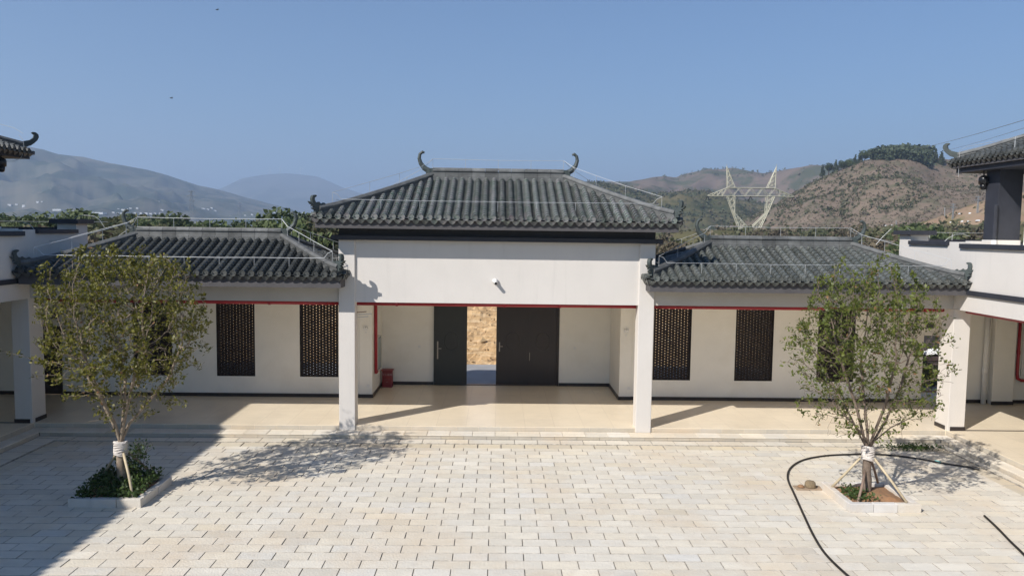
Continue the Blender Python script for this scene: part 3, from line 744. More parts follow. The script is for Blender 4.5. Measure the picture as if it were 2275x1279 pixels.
for lab, x in (('pale band of patched paint low on the left pier', (-5.05, -4.69)), ('pale band of patched paint low on the right pier', (3.09, 3.42))):
    pass
t = thing('dome_camera', 'small white bullet camera on the hall front wall', 'camera', (-.86, 8.05, 4.15))
MB().lathe((-.86, 8.03, 4.12), [(.03, 0), (.075, .01), (.085, .04), (.07, .085), (.02, .11)], 12).build('housing', WHITEP, t, smooth=True)
MB().tube([(-.86, 8.02, 4.155), (-.84, 7.86, 4.115)], [.05, .042], 10).build('lens_tube', WHITEP, t)
MB().tube([(-.84, 7.865, 4.116), (-.838, 7.85, 4.112)], .036, 10).build('lens', BLACKP, t)
def ptz(lab, c):
    t = thing('ball_camera', lab, 'camera', c); x, y, z = c
    MB().tube([(x, y, z+.02), (x, y, z+.10), (x-.02, y, z+.16), (x+.01, y, z+.22), (x, y, z+.30)], [.02, .022, .03, .03, .02], 8).build('hanger', BLACKP, t)
    MB().lathe((x, y, z-.24), [(.11, 0), (.135, .02), (.14, .16), (.12, .22), (.05, .27)], 18).build('housing', BLACKP, t, smooth=True)
    MB().lathe((x, y, z-.40), [(.03, 0), (.075, .02), (.095, .08), (.10, .16)], 18).build('ball', BLACKP, t, smooth=True)
ptz('black ball camera hanging under the upper right eave', tuple(aty(2186, 392, 10.6)))
ptz('black ball camera hanging under the upper left eave', tuple(aty(2, 352, 10.6)))
t = thing('drain_pipe', 'round white drain pipe standing in the right corridor corner', 'pipe', (14.63, 11.3, ZF))
MB().tube([(14.63, 11.3, ZF), (14.63, 11.3, 3.9)], .075, 12).build('pipe', WHITEP, t, smooth=True)
MB().tube([(14.63, 11.3, 1.25), (14.63, 11.3, 1.4)], .088, 12).build('coupling', WHITEP, t)
tag(MB().box(12.75, 12.98, 11.40, 11.428, 2.62, 2.78).build('exit_sign', FASCIA), 'small grey sign plate above the right passage opening', 'sign')
tag(MB().box(-14.55, -14.30, 11.40, 11.428, 2.62, 2.85).build('exit_sign', FASCIA), 'small grey sign plate above the left passage opening', 'sign')
t = thing('wall_hook', 'rusty bracket ends sticking out behind the left hall column', 'bracket', (-4.5, 8.35, 3.2))
for z, l in ((3.26, .25), (3.20, .40), (3.13, .30)): MB().tube([(-4.565, 8.3, z), (-4.565+l, 8.32, z+.02)], .012, 5).build('rod', STAKEB if z > 3.22 else WIREM, t)

# ================================================================ PLANTERS AND TREES
def kerbs(lab, x0, x1, y0, y1, h=.17, skew=False):
    t = thing('tree_planter', lab, 'planter', ((x0+x1)/2, (y0+y1)/2, 0)); th = .13
    def run(axis, a, b, c, k):
        e = [a + (b-a)*i/k for i in range(k+1)]
        for i in range(k):
            mb = MB(); j = .006; tilt = random.uniform(-.012, .012)
            if axis == 'x': mb.cbox(e[i]+j, e[i+1]-j, c+tilt, c+th+tilt, 0, h+random.uniform(-.006, .006), .01)
            else: mb.cbox(c+tilt, c+th+tilt, e[i]+j, e[i+1]-j, 0, h+random.uniform(-.006, .006), .01)
            o = mb.build('kerb_stone', KERB, t); o.color = tintcol(.05)
    run('x', x0, x1, y0, 3); run('x', x0+th, x1-th, y1-th, 2); run('y', y0+th, y1, x0, 2); run('y', y0+th, y1, x1-th, 2)
    return t
def bed(t, x0, x1, y0, y1, M, zc, seed):
    mb = MB(); n = 16; rs = random.Random(seed)
    for j in range(n+1):
        for i in range(n+1):
            u, v = i/n, j/n; x = x0+.13+(x1-x0-.26)*u; y = y0+.13+(y1-y0-.26)*v
            e = min(u, 1-u, v, 1-v)*2
            mb.v.append((x, y, .10 + zc*min(1, e*1.6) + .025*noise.noise(Vector((x*6, y*6, seed)))))
    for j in range(n):
        for i in range(n):
            a = j*(n+1)+i; mb.f.append((a, a+1, a+n+2, a+n+1)); mb.mi.append(0)
    mb.build('soil', M, t)
def leafset(centers, size, spread, M, name, parent, seed, upbias=.3, aspect=.45, alone=None):
    rg = np.random.default_rng(seed); n = len(centers); P = np.array(centers) + rg.normal(0, spread, (n, 3))
    D = rg.normal(0, 1, (n, 3)); D[:, 2] += upbias; D /= np.linalg.norm(D, axis=1)[:, None]
    U = rg.normal(0, 1, (n, 3)); U -= D*(U*D).sum(1)[:, None]; U /= np.linalg.norm(U, axis=1)[:, None]
    N = np.cross(D, U)
    L = size*rg.uniform(.45, 1.45, (n, 1)); W = L*aspect
    a = P; b = P + D*L*.45 + U*W*.5 + N*L*.06; c = P + D*L; d = P + D*L*.45 - U*W*.5 + N*L*.06
    V = np.stack([a, b, c, d], 1).reshape(-1, 3)
    off = np.array(worg(parent)) if parent is not None else np.array(alone)
    me = bpy.data.meshes.new(name); me.vertices.add(4*n); me.vertices.foreach_set('co', (V-off).ravel())
    me.loops.add(4*n); me.loops.foreach_set('vertex_index', np.arange(4*n)); me.polygons.add(n)
    me.polygons.foreach_set('loop_start', np.arange(0, 4*n, 4)); me.update(calc_edges=True); me.validate()
    me.materials.append(M)
    o = bpy.data.objects.new(name, me); C.objects.link(o)
    if parent is not None: o.parent = parent
    else: o.location = Vector(off)
    o['kind'] = 'stuff'
    return o
def grow(seed, base, leaders, attr, step=.075, near=.7, kill=.115, iters=95, trop=.25):
    """space colonisation: returns nodes, parents"""
    nodes = []; par = []
    def chain(pts, p):
        for q in pts:
            nodes.append(np.array(q)); par.append(p); p = len(nodes)-1
        return p
    top = chain(base, -1)
    for ld in leaders:
        p = top
        prev = np.array(nodes[top])
        for q in ld:
            q = np.array(q); k = max(1, int(np.linalg.norm(q-prev)/step))
            for i in range(1, k+1):
                nodes.append(prev+(q-prev)*i/k); par.append(p); p = len(nodes)-1
            prev = q
    A_ = np.array(attr); rg = np.random.default_rng(seed)
    N = np.array(nodes)
    for it in range(iters):
        if len(A_) == 0: break
        d = np.sqrt(((A_[:, None, :]-N[None])**2).sum(2)); j = d.argmin(1); dm = d[np.arange(len(A_)), j]
        act = dm < near
        if not act.any(): near *= 1.3; continue
        new = []; newp = []
        for k in np.unique(j[act]):
            v = (A_[act & (j == k)] - N[k]); v /= np.linalg.norm(v, axis=1)[:, None]
            s_ = v.sum(0); s_ /= max(1e-6, np.linalg.norm(s_)); s_ = s_ + np.array([0, 0, trop]) + rg.normal(0, .18, 3); s_ /= np.linalg.norm(s_)
            new.append(N[k]+s_*step); newp.append(int(k))
        par += newp; N = np.vstack([N, np.array(new)])
        d2 = np.sqrt(((A_[:, None, :]-np.array(new)[None])**2).sum(2)).min(1); A_ = A_[d2 > kill]
    return N, par
def crown_pts(n, c, r, rg, low=.0, shell=.35):
    P = rg.normal(0, 1, (n*3, 3)); P /= np.linalg.norm(P, axis=1)[:, None]; P *= (rg.uniform(shell, 1, (n*3, 1)))**.6
    return (P*np.array(r)+np.array(c))[:n]
def vase(n, cx, cy, prof_, rg, hole=.25, pw=1.0):
    """points filling an open vase: prof_ = [(z, radius, weight)]"""
    zs = [p[0] for p in prof_]; o = []
    while len(o) < n:
        z = zs[0]+(zs[-1]-zs[0])*rg.random(); r = np.interp(z, zs, [p[1] for p in prof_])
        if rg.random() > np.interp(z, zs, [p[2] for p in prof_]): continue
        a = rg.uniform(0, 2*PI); q = math.sqrt(rg.uniform(hole, 1)); k = 1+.22*noise.noise(Vector((math.cos(a)*1.6+cx, math.sin(a)*1.6, z*1.5)))
        o.append((cx+r*k*q*math.cos(a), cy+r*k*q*math.sin(a)*.9, z+.12*rg.normal()))
    return o
def court_tree(lab, bx, by, z0, zfork, attr, leaders, seed, LM, nleaf, lsize, wrapz, LM2):
    t = thing('planted_tree', lab, 'tree', (bx, by, z0))
    base = [(bx, by, z0-.1), (bx+.01, by, z0+.3), (bx-.01, by+.01, (z0+zfork)/2), (bx, by, zfork)]
    N, par = grow(seed, base, leaders, attr, trop=.25 if seed == 21 else .5)
    ch = [[] for _ in N]
    for i, p in enumerate(par):
        if p >= 0: ch[p].append(i)
    load = np.zeros(len(N))
    for i in range(len(N)-1, -1, -1):
        load[i] = .0034**2.3 if not ch[i] else sum(load[k] for k in ch[i])
        load[i] = max(load[i], .0034**2.3)
    rad = np.minimum(load**(1/2.3)*1.0, .085)
    rad[:4] = [.105, .09, .085, .085]
    th, tw = MB(), MB()
    # follow chains
    starts = [(i, c) for i in range(len(N)) for k, c in enumerate(sorted(ch[i], key=lambda q: -load[q])) if k > 0]
    starts = [(0, None)] + starts
    for s0, c0 in starts:
        pts = [s0]; cur = c0 if c0 is not None else None
        if cur is None: cur = ch[s0][0] if ch[s0] else None
        while cur is not None:
            pts.append(cur)
            cur = max(ch[cur], key=lambda q: load[q]) if ch[cur] else None
        if len(pts) < 2: continue
        rs = [rad[q] for q in pts]; rs[0] = min(rs[0], rs[1]*1.3) if c0 is not None else rs[0]
        big = rs[1] > .016
        (th if big else tw).tube([N[q] for q in pts], [max(.0032, q) for q in rs], 7 if big else 4, False)
    th.build('trunk', [LM2], t, smooth=True)
    b = tw.build('twigs', LM2, t); b['kind'] = 'stuff'
    # leaves on thin nodes
    thin = [i for i in range(len(N)) if rad[i] < .009 and N[i][2] > zfork+.2]
    rg = np.random.default_rng(seed+5)
    # clumps: prefer some regions
    wgt = np.array([(.25 + max(0, noise.noise(Vector(N[i])*1.6)+.35))*(1.6 if not ch[i] else .8)*(.55+.45*min(1, max(0, (N[i][2]-2.0)/1.6))) for i in thin]); wgt /= wgt.sum()
    idx = np.repeat(rg.choice(thin, nleaf//5, p=wgt), 5)
    leafset(N[idx], lsize, .038, LM, 'foliage', t, seed+1, aspect=.5)
    idx = rg.choice(thin, 110); leafset(N[idx], lsize*1.1, .03, LEAFB, 'dry_leaves', t, seed+2)
    # cloth wrap
    w_ = MB(); rs_ = random.Random(seed)
    za, zb = wrapz
    for k in range(7):
        z = za + (zb-za)*k/6; pts = []
        for q in range(13):
            a = 2*PI*q/12; rr = .105+.012*rs_.random(); pts.append((bx+rr*math.cos(a), by+rr*math.sin(a), z+.02*math.sin(a*2+k)))
        w_.tube(pts, .028, 6)
    w_.lathe((bx, by, za-.02), [(.088, 0), (.105, .03), (.105, zb-za), (.088, zb-za+.04)], 12)
    w_.build('trunk_wrap', CLOTH, t, smooth=True)
    return t
rg = np.random.default_rng(11)
LX, LY = -8.44, 3.3
def seg(a, b, n): return [tuple(np.array(a)+(np.array(b)-np.array(a))*(i+.5)/n) for i in range(n)]
aL = vase(2400, LX+.12, LY, [(1.6, .45, .08), (2.1, 1.05, .18), (2.5, 1.45, .45), (3.0, 1.72, .9), (3.6, 1.72, 1), (4.2, 1.58, 1), (4.6, 1.35, .8), (4.9, .85, .35)], rg, .05)
aL += seg((LX-.9, LY, 2.5), (LX-2.35, LY-.2, 3.0), 12) + seg((LX-.8, LY, 2.3), (LX-1.9, LY, 2.45), 9) + seg((LX+.6, LY-.3, 1.9), (LX+1.55, LY-.4, 2.0), 9) + seg((LX-.4, LY, 1.9), (LX-.85, LY-.3, 2.05), 5) + seg((LX-.3, LY, 1.6), (LX-.7, LY-.2, 1.5), 5)
Lf = [[(LX-.13, LY, 1.45), (LX-.42, LY+.1, 1.95), (LX-.75, LY+.1, 2.55), (LX-1.0, LY, 3.1)],
      [(LX+.02, LY+.1, 1.6), (LX-.02, LY+.3, 2.3), (LX-.25, LY+.5, 3.0)],
      [(LX+.10, LY-.05, 1.5), (LX+.28, LY-.2, 2.0), (LX+.50, LY-.3, 2.7), (LX+.65, LY-.3, 3.2)],
      [(LX+.13, LY+.1, 1.45), (LX+.45, LY+.2, 1.85), (LX+.85, LY+.3, 2.35), (LX+1.1, LY+.4, 3.0)],
      [(LX-.05, LY-.1, 1.5), (LX-.2, LY-.4, 2.2), (LX-.3, LY-.7, 3.0)],
      [(LX-.10, LY-.05, 1.35), (LX-.22, LY-.15, 1.62), (LX-.18, LY-.2, 1.95), (LX-.30, LY-.25, 2.4)],
      [(LX+.08, LY, 1.4), (LX+.14, LY-.1, 1.8), (LX+.12, LY-.2, 2.3), (LX+.22, LY-.3, 2.9)]]
lt = court_tree('leafy multi stemmed young tree in the left planter, wrapped in white cloth', LX, LY, .16, 1.08, aL, Lf, 21, LEAF, 13500, .076, (.86, 1.1), BARK)
RX, RY = 6.95, 3.3
aR = vase(1750, RX-.12, RY, [(1.25, .35, .10), (1.5, .85, .35), (1.9, 1.30, .5), (2.4, 1.6, .65), (3.0, 1.72, .85), (3.5, 1.55, 1), (4.0, 1.35, 1), (4.4, 1.15, .8), (4.8, .75, .35)], rg, .0)
aR = [p for p in aR if not (p[0] < RX-1.45 and p[2] > 3.4)] + seg((RX-.4, RY-.3, 1.5), (RX-1.15, RY-.5, 1.45), 9) + seg((RX+.4, RY, 1.6), (RX+1.2, RY-.2, 2.2), 9)
Rf = [[(RX-.10, RY, 1.3), (RX-.25, RY+.05, 1.9), (RX-.5, RY+.1, 2.6), (RX-.75, RY, 3.2)],
      [(RX+.02, RY+.1, 1.4), (RX+.0, RY+.3, 2.1), (RX-.05, RY+.4, 2.9)],
      [(RX+.10, RY-.05, 1.3), (RX+.3, RY-.1, 1.75), (RX+.55, RY-.1, 2.4), (RX+.75, RY, 3.0)],
      [(RX-.05, RY-.1, 1.25), (RX-.45, RY-.3, 1.65), (RX-.95, RY-.4, 2.1)],
      [(RX+.04, RY-.1, 1.4), (RX+.1, RY-.4, 2.1), (RX+.1, RY-.7, 3.0)],
      [(RX+.12, RY, 1.25), (RX+.42, RY-.05, 1.55), (RX+.85, RY-.1, 1.8), (RX+1.1, RY, 2.1)],
      [(RX-.12, RY+.1, 1.3), (RX-.30, RY+.2, 1.7), (RX-.65, RY+.4, 2.4)]]
rt = court_tree('sparser young tree in the right planter with a few dry orange leaves', RX, RY, .14, 1.05, aR, Rf, 33, LEAFR, 8800, .080, (.88, 1.12), BARKR)
pl = kerbs('stone kerb planter full of green ground cover under the left tree', -9.14, -7.72, 2.58, 4.0)
bed(pl, -9.14, -7.72, 2.58, 4.0, SOIL, .05, 3)
cp = [(x, y, .14+.16*random.random()**1.5+.10*(y > 3)) for x, y in ((random.uniform(-9.05, -7.82), random.uniform(2.66, 3.9)) for _ in range(2400))]
leafset(cp, .07, .02, COVER, 'ground_cover', pl, 5, .8, .7)
pr = kerbs('stone kerb planter with bare orange soil under the right tree', 6.27, 7.72, 2.58, 3.95)
bed(pr, 6.27, 7.72, 2.58, 3.95, SOIL, .10, 9)
cp = [(random.gauss(6.62, .14), random.gauss(3.1, .25), .17+.08*random.random()) for _ in range(500)]
leafset([c for c in cp if 6.42 < c[0] < 7.6 and 2.72 < c[1] < 3.8], .06, .01, COVER, 'weeds', pr, 6, .8, .6)
def stakes(lab, bx, by, zt, feet, mats):
    for k, (fx, fy, fz) in enumerate(feet):
        a = Vector((bx+.07*(1 if fx > bx else -1), by+.05*(1 if fy > by else -1), zt[k] if isinstance(zt, list) else zt)); b = Vector((fx, fy, fz))
        tag(MB().tube([b, (a+b)/2 + Vector((.01, 0, 0)), a], .026, 8).build('tree_stake', mats[k], smooth=True), lab[k], 'stake', 'slanting tree stakes')
stakes(['pale stake slanting to the front right kerb of the left planter', 'pale stake slanting left from the left tree', 'dark stake slanting back right behind the left tree'],
       LX, LY, .93, [(-7.93, 2.72, .16), (-9.12, 3.75, .17), (-7.92, 3.80, .16)], [STAKE, STAKE, STAKEB])
stakes(['pale stake slanting left from the right tree', 'brown stake at the front left of the right tree', 'pale crooked stake slanting to the front right kerb of the right planter', 'brown stake behind the right tree'],
       RX, RY, [.95, .62, .95, .9], [(6.36, 3.60, .16), (6.50, 2.73, .16), (7.47, 2.68, .17), (7.45, 3.80, .2)], [STAKE, STAKEB, STAKE, STAKEB])
# shrub beside the left trunk
sh = thing('small_shrub', 'small dark upright shrub growing behind the left tree trunk', 'shrub', (-8.25, 3.5, .15))
s1 = MB(); ctr = []
for k in range(9):
    a = random.uniform(0, 2*PI); p = [(-8.25, 3.5, .13)]
    for j in range(1, 6): p.append((-8.25+math.cos(a)*.05*j+random.gauss(0, .02), 3.5+math.sin(a)*.05*j, .13+.17*j*random.uniform(.8, 1.0))); ctr += [p[-1]]*26
    s1.tube(p, .005, 4)
s1.build('stems', BARKD, sh); leafset(ctr, .055, .055, COVER, 'foliage', sh, 8, .2, .6)

# hoses, lump on a paver, weeds
def smooth_path(pts, n=8):
    P = [Vector(p) for p in pts]; o = []
    for i in range(len(P)-1):
        p0, p1, p2, p3 = P[max(i-1, 0)], P[i], P[i+1], P[min(i+2, len(P)-1)]
        for k in range(n):
            t = k/n; o.append(.5*((2*p1)+(p2-p0)*t+(2*p0-5*p1+4*p2-p3)*t*t+(3*p1-p0-3*p2+p3)*t**3))
    return o+[P[-1]]
hz = .024
hp = [atz(x, y, hz) for x, y in ((1925, 1310), (1885, 1279), (1836, 1232), (1808, 1190), (1784, 1140), (1765, 1098), (1750, 1062), (1757, 1038), (1785, 1021), (1830, 1012), (1880, 1009), (1930, 1008), (1985, 1011), (2040, 1018), (2100, 1029), (2168, 1039))]
t = thing('hose', 'long black hose curving round behind the right planter', 'hose', hp[6])
MB().tube(smooth_path(hp), .022, 8).build('hose_tube', HOSE, t, smooth=True)
q = atz(2077, 1024, hz); q2 = atz(2090, 1027, hz)
MB().tube([q, q2], .034, 8).build('tape_joint', TAPE, t)
MB().tube([atz(2160, 1038, hz), atz(2176, 1041, hz)], .036, 8).build('hose_nozzle', HOSE, t)
hp2 = [atz(x, y, hz) for x, y in ((2187, 1145), (2215, 1171), (2245, 1202), (2275, 1231), (2330, 1290))]
tag(MB().tube(smooth_path(hp2), .022, 8).build('hose', HOSE, smooth=True), 'short end of black hose at the lower right corner', 'hose')
c = atz(1797, 1085, 0)
tag(MB().cbox(c.x-.30, c.x+.28, c.y-.10, c.y+.14, .002, .028, .006).build('loose_slab', mat('dusty_brown_slab', (.30, .22, .15), .9, .2, 6)), 'thin brown slab lying on the paving left of the right planter', 'slab')
mb = MB().lathe((c.x+.04, c.y+.03, .029), [(.11, 0), (.125, .02), (.115, .10), (.09, .125), (.03, .13)], 14)
for i, v in enumerate(mb.v): mb.v[i] = (v[0]+.02*noise.noise(Vector(v)*14), v[1]+.02*noise.noise(Vector(v)*14+Vector((5, 0, 0))), v[2])
tag(mb.build('earth_lump', mat('dry_earth_lump', (.22, .165, .10), .95, .3, 14, .8, 40), smooth=True), 'round brown lump of earth sitting on the loose slab', 'earth lump')
tag(MB().lathe((c.x-.17, c.y+.02, .029), [(.07, 0), (.075, .02), (.04, .05), (.01, .055)], 10).build('earth_lump', SOIL, smooth=True), 'low crumbled heap of earth left of the round lump', 'earth lump')
wc = atz(2028, 998, 0)
cw = [(random.gauss(wc.x, .34), random.gauss(wc.y, .10), .02+.08*random.random()) for _ in range(650)]
o = leafset(cw, .06, .015, COVER, 'weeds', None, 44, .9, .5, alone=(wc.x, wc.y, 0)); tag(o, kind='stuff')

# ================================================================ BEHIND THE HALL
struct('back_yard', MB().box(-22, 20, 13.66, 17.9, -.2, .16), CONC)
bk = MB(); nx, ny = 330, 120
for j in range(ny+1):
    for i in range(nx+1):
        x = -22+40*i/nx; v = j/ny; y = 17.6+v*12
        hgt = 3.3*min(1, max(0, (v-.02)/.42))
        if v > .75: hgt *= 1-(v-.75)/.25*1.3
        n1 = noise.fractal(Vector((x*.9, y*1.2, 3)), 1.0, 2.1, 4)*.16 + .10*math.sin(hgt*11 + noise.noise(Vector((x*.4, 0, 0)))*2.5 - x*.25) - .11*abs(noise.noise(Vector((x*4.5, y*4.5, 9)))) + .07*noise.noise(Vector((x*9, y*9, 2)))
        bk.v.append((x, y, -.1+hgt+n1*(1 if hgt > .05 else .2)))
for j in range(ny):
    for i in range(nx):
        a = j*(nx+1)+i; bk.f.append((a, a+1, a+nx+2, a+nx+1)); bk.mi.append(0)
struct('earth_bank', bk, BANKM, at=(0, 0, 0), smooth=False)
rk = MB(); rs_ = random.Random(9)
for k in range(2600):
    i, j = rs_.randrange(40, 290), int(rs_.random()**1.3*70); v = bk.v[j*(nx+1)+i]; r = rs_.uniform(.02, .075) if rs_.random() < .97 else rs_.uniform(.12, .20)
    q = [Vector((rs_.gauss(0, 1), rs_.gauss(0, 1), rs_.gauss(0, 1))).normalized()*r for _ in range(4)]
    b = Vector(v)+Vector((0, 0, r*.3))
    rk.add([b+Vector((r, 0, 0))+q[0]*.3, b+Vector((-.5*r, .87*r, 0))+q[1]*.3, b+Vector((-.5*r, -.87*r, 0))+q[2]*.3, b+Vector((0, 0, r))+q[3]*.3, b-Vector((0, 0, r*.7))], [(0, 1, 3), (1, 2, 3), (2, 0, 3), (1, 0, 4), (2, 1, 4), (0, 2, 4)])
tag(rk.build('rubble', mat('loose_clods', (.50, .35, .19), .95, .3, 3, rnd=.1), at=(0, 0, 0)), kind='stuff')
# things seen through the right passage
BR = mat('red_brick', (.36, .15, .09), .9, .25, 8, rnd=.25)
q = aty(2078, 868, 13.0); q.z = .16
t = thing('brick_stack', 'low stack of red bricks seen through the right passage', 'bricks', q)
bm_ = MB().cbox(0, .23, 0, .11, 0, .055, .004).mesh('brick', BR)
for k in range(2):
    for i in range(5): inst('brick', bm_, t, (q.x-.6+.25*i+.1*(k % 2), 13.0, .162+.06*k))
for k, px in enumerate((2062, 2090)):
    q = aty(px, 840, 13.5)
    t = thing('garden_shrub', ['green shrub behind the bricks in the right passage', 'second green shrub with yellow tips in the right passage'][k], 'shrub', (q.x, q.y, .16))
    MB().tube([(q.x, q.y, .16), (q.x+.02, q.y, .7)], .02, 5).build('stem', BARK, t)
    leafset([(q.x+random.gauss(0, .15), q.y+random.gauss(0, .12), .75+random.gauss(0, .22)) for _ in range(350)], .09, .02, LEAF, 'foliage', t, 60+k)
x0, x1 = aty(2035, 800, 14.3).x, aty(2125, 800, 14.3).x; zt = aty(2080, 790, 14.3).z; zu = aty(2080, 742, 15.0).z
t = thing('material_rack', 'dark rack of building materials under the white sheet', 'rack', ((x0+x1)/2, 14.5, .16))
DL = [mat('dark_load', (.05+.01*k, .045, .045), .9, .3, 7) for k in range(3)]
for k in range(6): MB().box(x0+.05, x1-.05, 14.32, 14.8, .17+(zt-.17)*k/6, .17+(zt-.17)*(k+.85)/6).build('shelf_load', DL[k % 3], t)
for x in (x0, x1): MB().box(x-.03, x+.03, 14.3, 14.36, .16, zt+.5).build('post', BARKD, t)
MB().box(x0-.4, x1+.4, 14.95, 15.05, .16, zu+.25).build('backboard', DL[0], t)
mb = MB(); n = 14; sx0, sx1 = aty(2062, 780, 14.25).x, aty(2108, 780, 14.25).x
for j in range(n+1):
    for i in range(n+1):
        u, v = i/n, j/n; mb.v.append((sx0+(sx1-sx0)*u, 14.27+.5*v, zt+.03+.22*math.sin(PI*u)**.7*(.3+.7*math.sin(PI*min(1, v*1.2)))+.06*noise.noise(Vector((u*6, v*6, 1)))-.12*max(0, .15-v)))
for j in range(n):
    for i in range(n): a = j*(n+1)+i; mb.f.append((a, a+1, a+n+2, a+n+1)); mb.mi.append(0)
tarp = mb.build('tarpaulin', WHITEP); tarp.modifiers.new('s', 'SOLIDIFY').thickness = .01
tag(tarp, 'crumpled white sheet over materials beyond the right passage', 'tarpaulin')

# ================================================================ HILLS AND MOUNTAINS
def hill(name, sil, d0, d1, M, z0=-10, namp=.05, nscale=3, steps=46, cols=220, seed=0, backd=1.5, shape=1.25, dvar=.12, gully=1.0):
    """terrain whose crest passes through the outline points (picture x, y) at distance ~d1, rising from d0"""
    xs = np.array([p[0] for p in sil], float); ys = np.array([p[1] for p in sil], float)
    mb = MB()
    for i in range(cols+1):
        px = xs[0]+(xs[-1]-xs[0])*i/cols; py = float(np.interp(px, xs, ys))
        u = px/300.0+seed
        dd = d1*(1+dvar*noise.noise(Vector((u*.7, seed, 0)))*2)
        P = atd(px, py, dd); dirx = Vector((P.x-CAM.x, P.y-CAM.y, 0)).normalized()
        zr = P.z
        for j in range(steps+1):
            t = j/steps*1.45
            if t <= 1: r = d0+(dd-d0)*t; s_ = t**shape; z = z0+(zr-z0)*(s_*.75+.25*(3*t*t-2*t**3))
            else: r = dd+(t-1)*(dd-d0)*backd; z = zr-(t-1)**1.3*(zr-z0)*1.3
            q = Vector((CAM.x, CAM.y, 0))+dirx*r
            sc = nscale/dd
            n_ = noise.fractal(Vector((q.x*sc, q.y*sc, seed)), .9, 2.1, 7)
            g_ = -abs(noise.noise(Vector((q.x*sc*2.2, q.y*sc*1.1, seed+9))))*1.2*gully
            e = min(1, t*3)*(1-.93*math.exp(-((t-1)/.10)**2)) if t < 1.02 else .3
            mb.v.append((q.x, q.y, max(z0-1, z+(n_+g_)*(zr-z0)*namp*4*e)))
    for i in range(cols):
        for j in range(steps):
            a = i*(steps+1)+j; mb.f.append((a, a+steps+1, a+steps+2, a+1)); mb.mi.append(0)
    return struct(name, mb, M, at=(0, 0, 0), smooth=True), mb
from mathutils.bvhtree import BVHTree
def onhill(mbs, px, py, fallback):
    best = None
    for t_ in mbs:
        h = t_.ray_cast(CAM, ray(px, py).normalized())
        if h[0] is not None and (best is None or h[3] < best[1]): best = (h[0], h[3])
    return Vector(best[0]) if best else atd(px, py, fallback)
def rowat(mb, steps, cols, u, t):
    i = int(u*cols); j = int(t/1.45*steps); return Vector(mb.v[i*(steps+1)+j])

MTL = hillmat('far_mountain_cover', (.07, .08, .055), (.19, .16, .12), (.035, .05, .035), .006, .0022, .46, .58, .9)
MTF = hillmat('farthest_mountain_cover', (.09, .10, .08), (.14, .13, .10), (.05, .06, .04), .003, .001)
HB = hillmat('brown_hill_cover', (.155, .12, .092), (.225, .165, .125), (.075, .085, .045), .016, .006, .45, .6, .9, (1, 1, 2.2))
HG = hillmat('green_brown_hill_cover', (.105, .10, .05), (.17, .135, .075), (.045, .058, .03), .03, .012, .45, .6, .85)
HN = hillmat('near_brown_hill_cover', (.18, .135, .10), (.25, .19, .14), (.13, .12, .075), .11, .035, .48, .60, .85, (1, 1, 2.5))
HP = hillmat('cleared_plot_cover', (.28, .175, .12), (.34, .26, .17), (.15, .14, .06), .09, .05, .52, .62, .8)
_, mt1 = hill('mountain', [(-500,270),(-200,292),(0,306),(60,322),(95,327),(130,338),(180,345),(230,357),(290,368),(330,376),(400,397),(440,410),(480,418),(540,436),(600,452),(660,468),(760,500),(820,515)], 1300, 3400, MTL, namp=.065, nscale=9, seed=3, shape=1.6)
hill('mountain', [(300,520),(400,470),(470,425),(500,414),(535,396),(570,390),(600,386),(640,384),(680,388),(705,391),(735,403),(760,415),(800,428),(860,440),(960,455),(1080,470),(1200,500)], 5200, 7600, MTF, namp=.03, nscale=6, seed=8, cols=120)
_, hb = hill('hill', [(1150,470),(1250,420),(1310,402),(1360,402),(1400,402),(1450,392),(1475,390),(1500,394),(1530,384),(1580,376),(1625,371),(1660,378),(1695,384),(1715,382),(1760,374),(1800,369),(1860,367),(1920,366),(2000,372),(2200,400),(2400,440)], 700, 1500, HB, namp=.055, nscale=9, seed=14, shape=1.3)
_, hg = hill('hill', [(1130,500),(1230,450),(1300,402),(1340,404),(1400,414),(1450,430),(1500,424),(1560,420),(1640,440),(1720,455),(1850,490),(2000,520)], 420, 820, HG, namp=.05, nscale=9, seed=19, z0=-9)
_, hn = hill('hill', [(1560,520),(1660,485),(1720,452),(1760,428),(1800,405),(1850,382),(1890,366),(1930,352),(1965,345),(2000,342),(2050,343),(2110,352),(2200,366),(2300,380),(2450,395),(2700,400)], 250, 560, HN, namp=.032, nscale=9, seed=26, z0=-9)
_, hp_ = hill('hill', [(1960,515),(2020,500),(2060,490),(2110,472),(2160,452),(2210,437),(2280,425),(2400,415),(2600,420)], 170, 250, HP, namp=.03, nscale=8, seed=31, z0=-8, steps=36, cols=120)
_, hl = hill('hill', [(1300,560),(1380,532),(1450,520),(1540,512),(1640,508),(1760,512),(1900,508),(2060,500),(2300,496),(2500,500)], 100, 190, HG, namp=.05, nscale=8, seed=37, z0=-9, steps=36, cols=160)

T_RT = [BVHTree.FromPolygons(q.v, q.f) for q in (hn, hp_, hl)]
T_MT = [BVHTree.FromPolygons(mt1.v, mt1.f)]
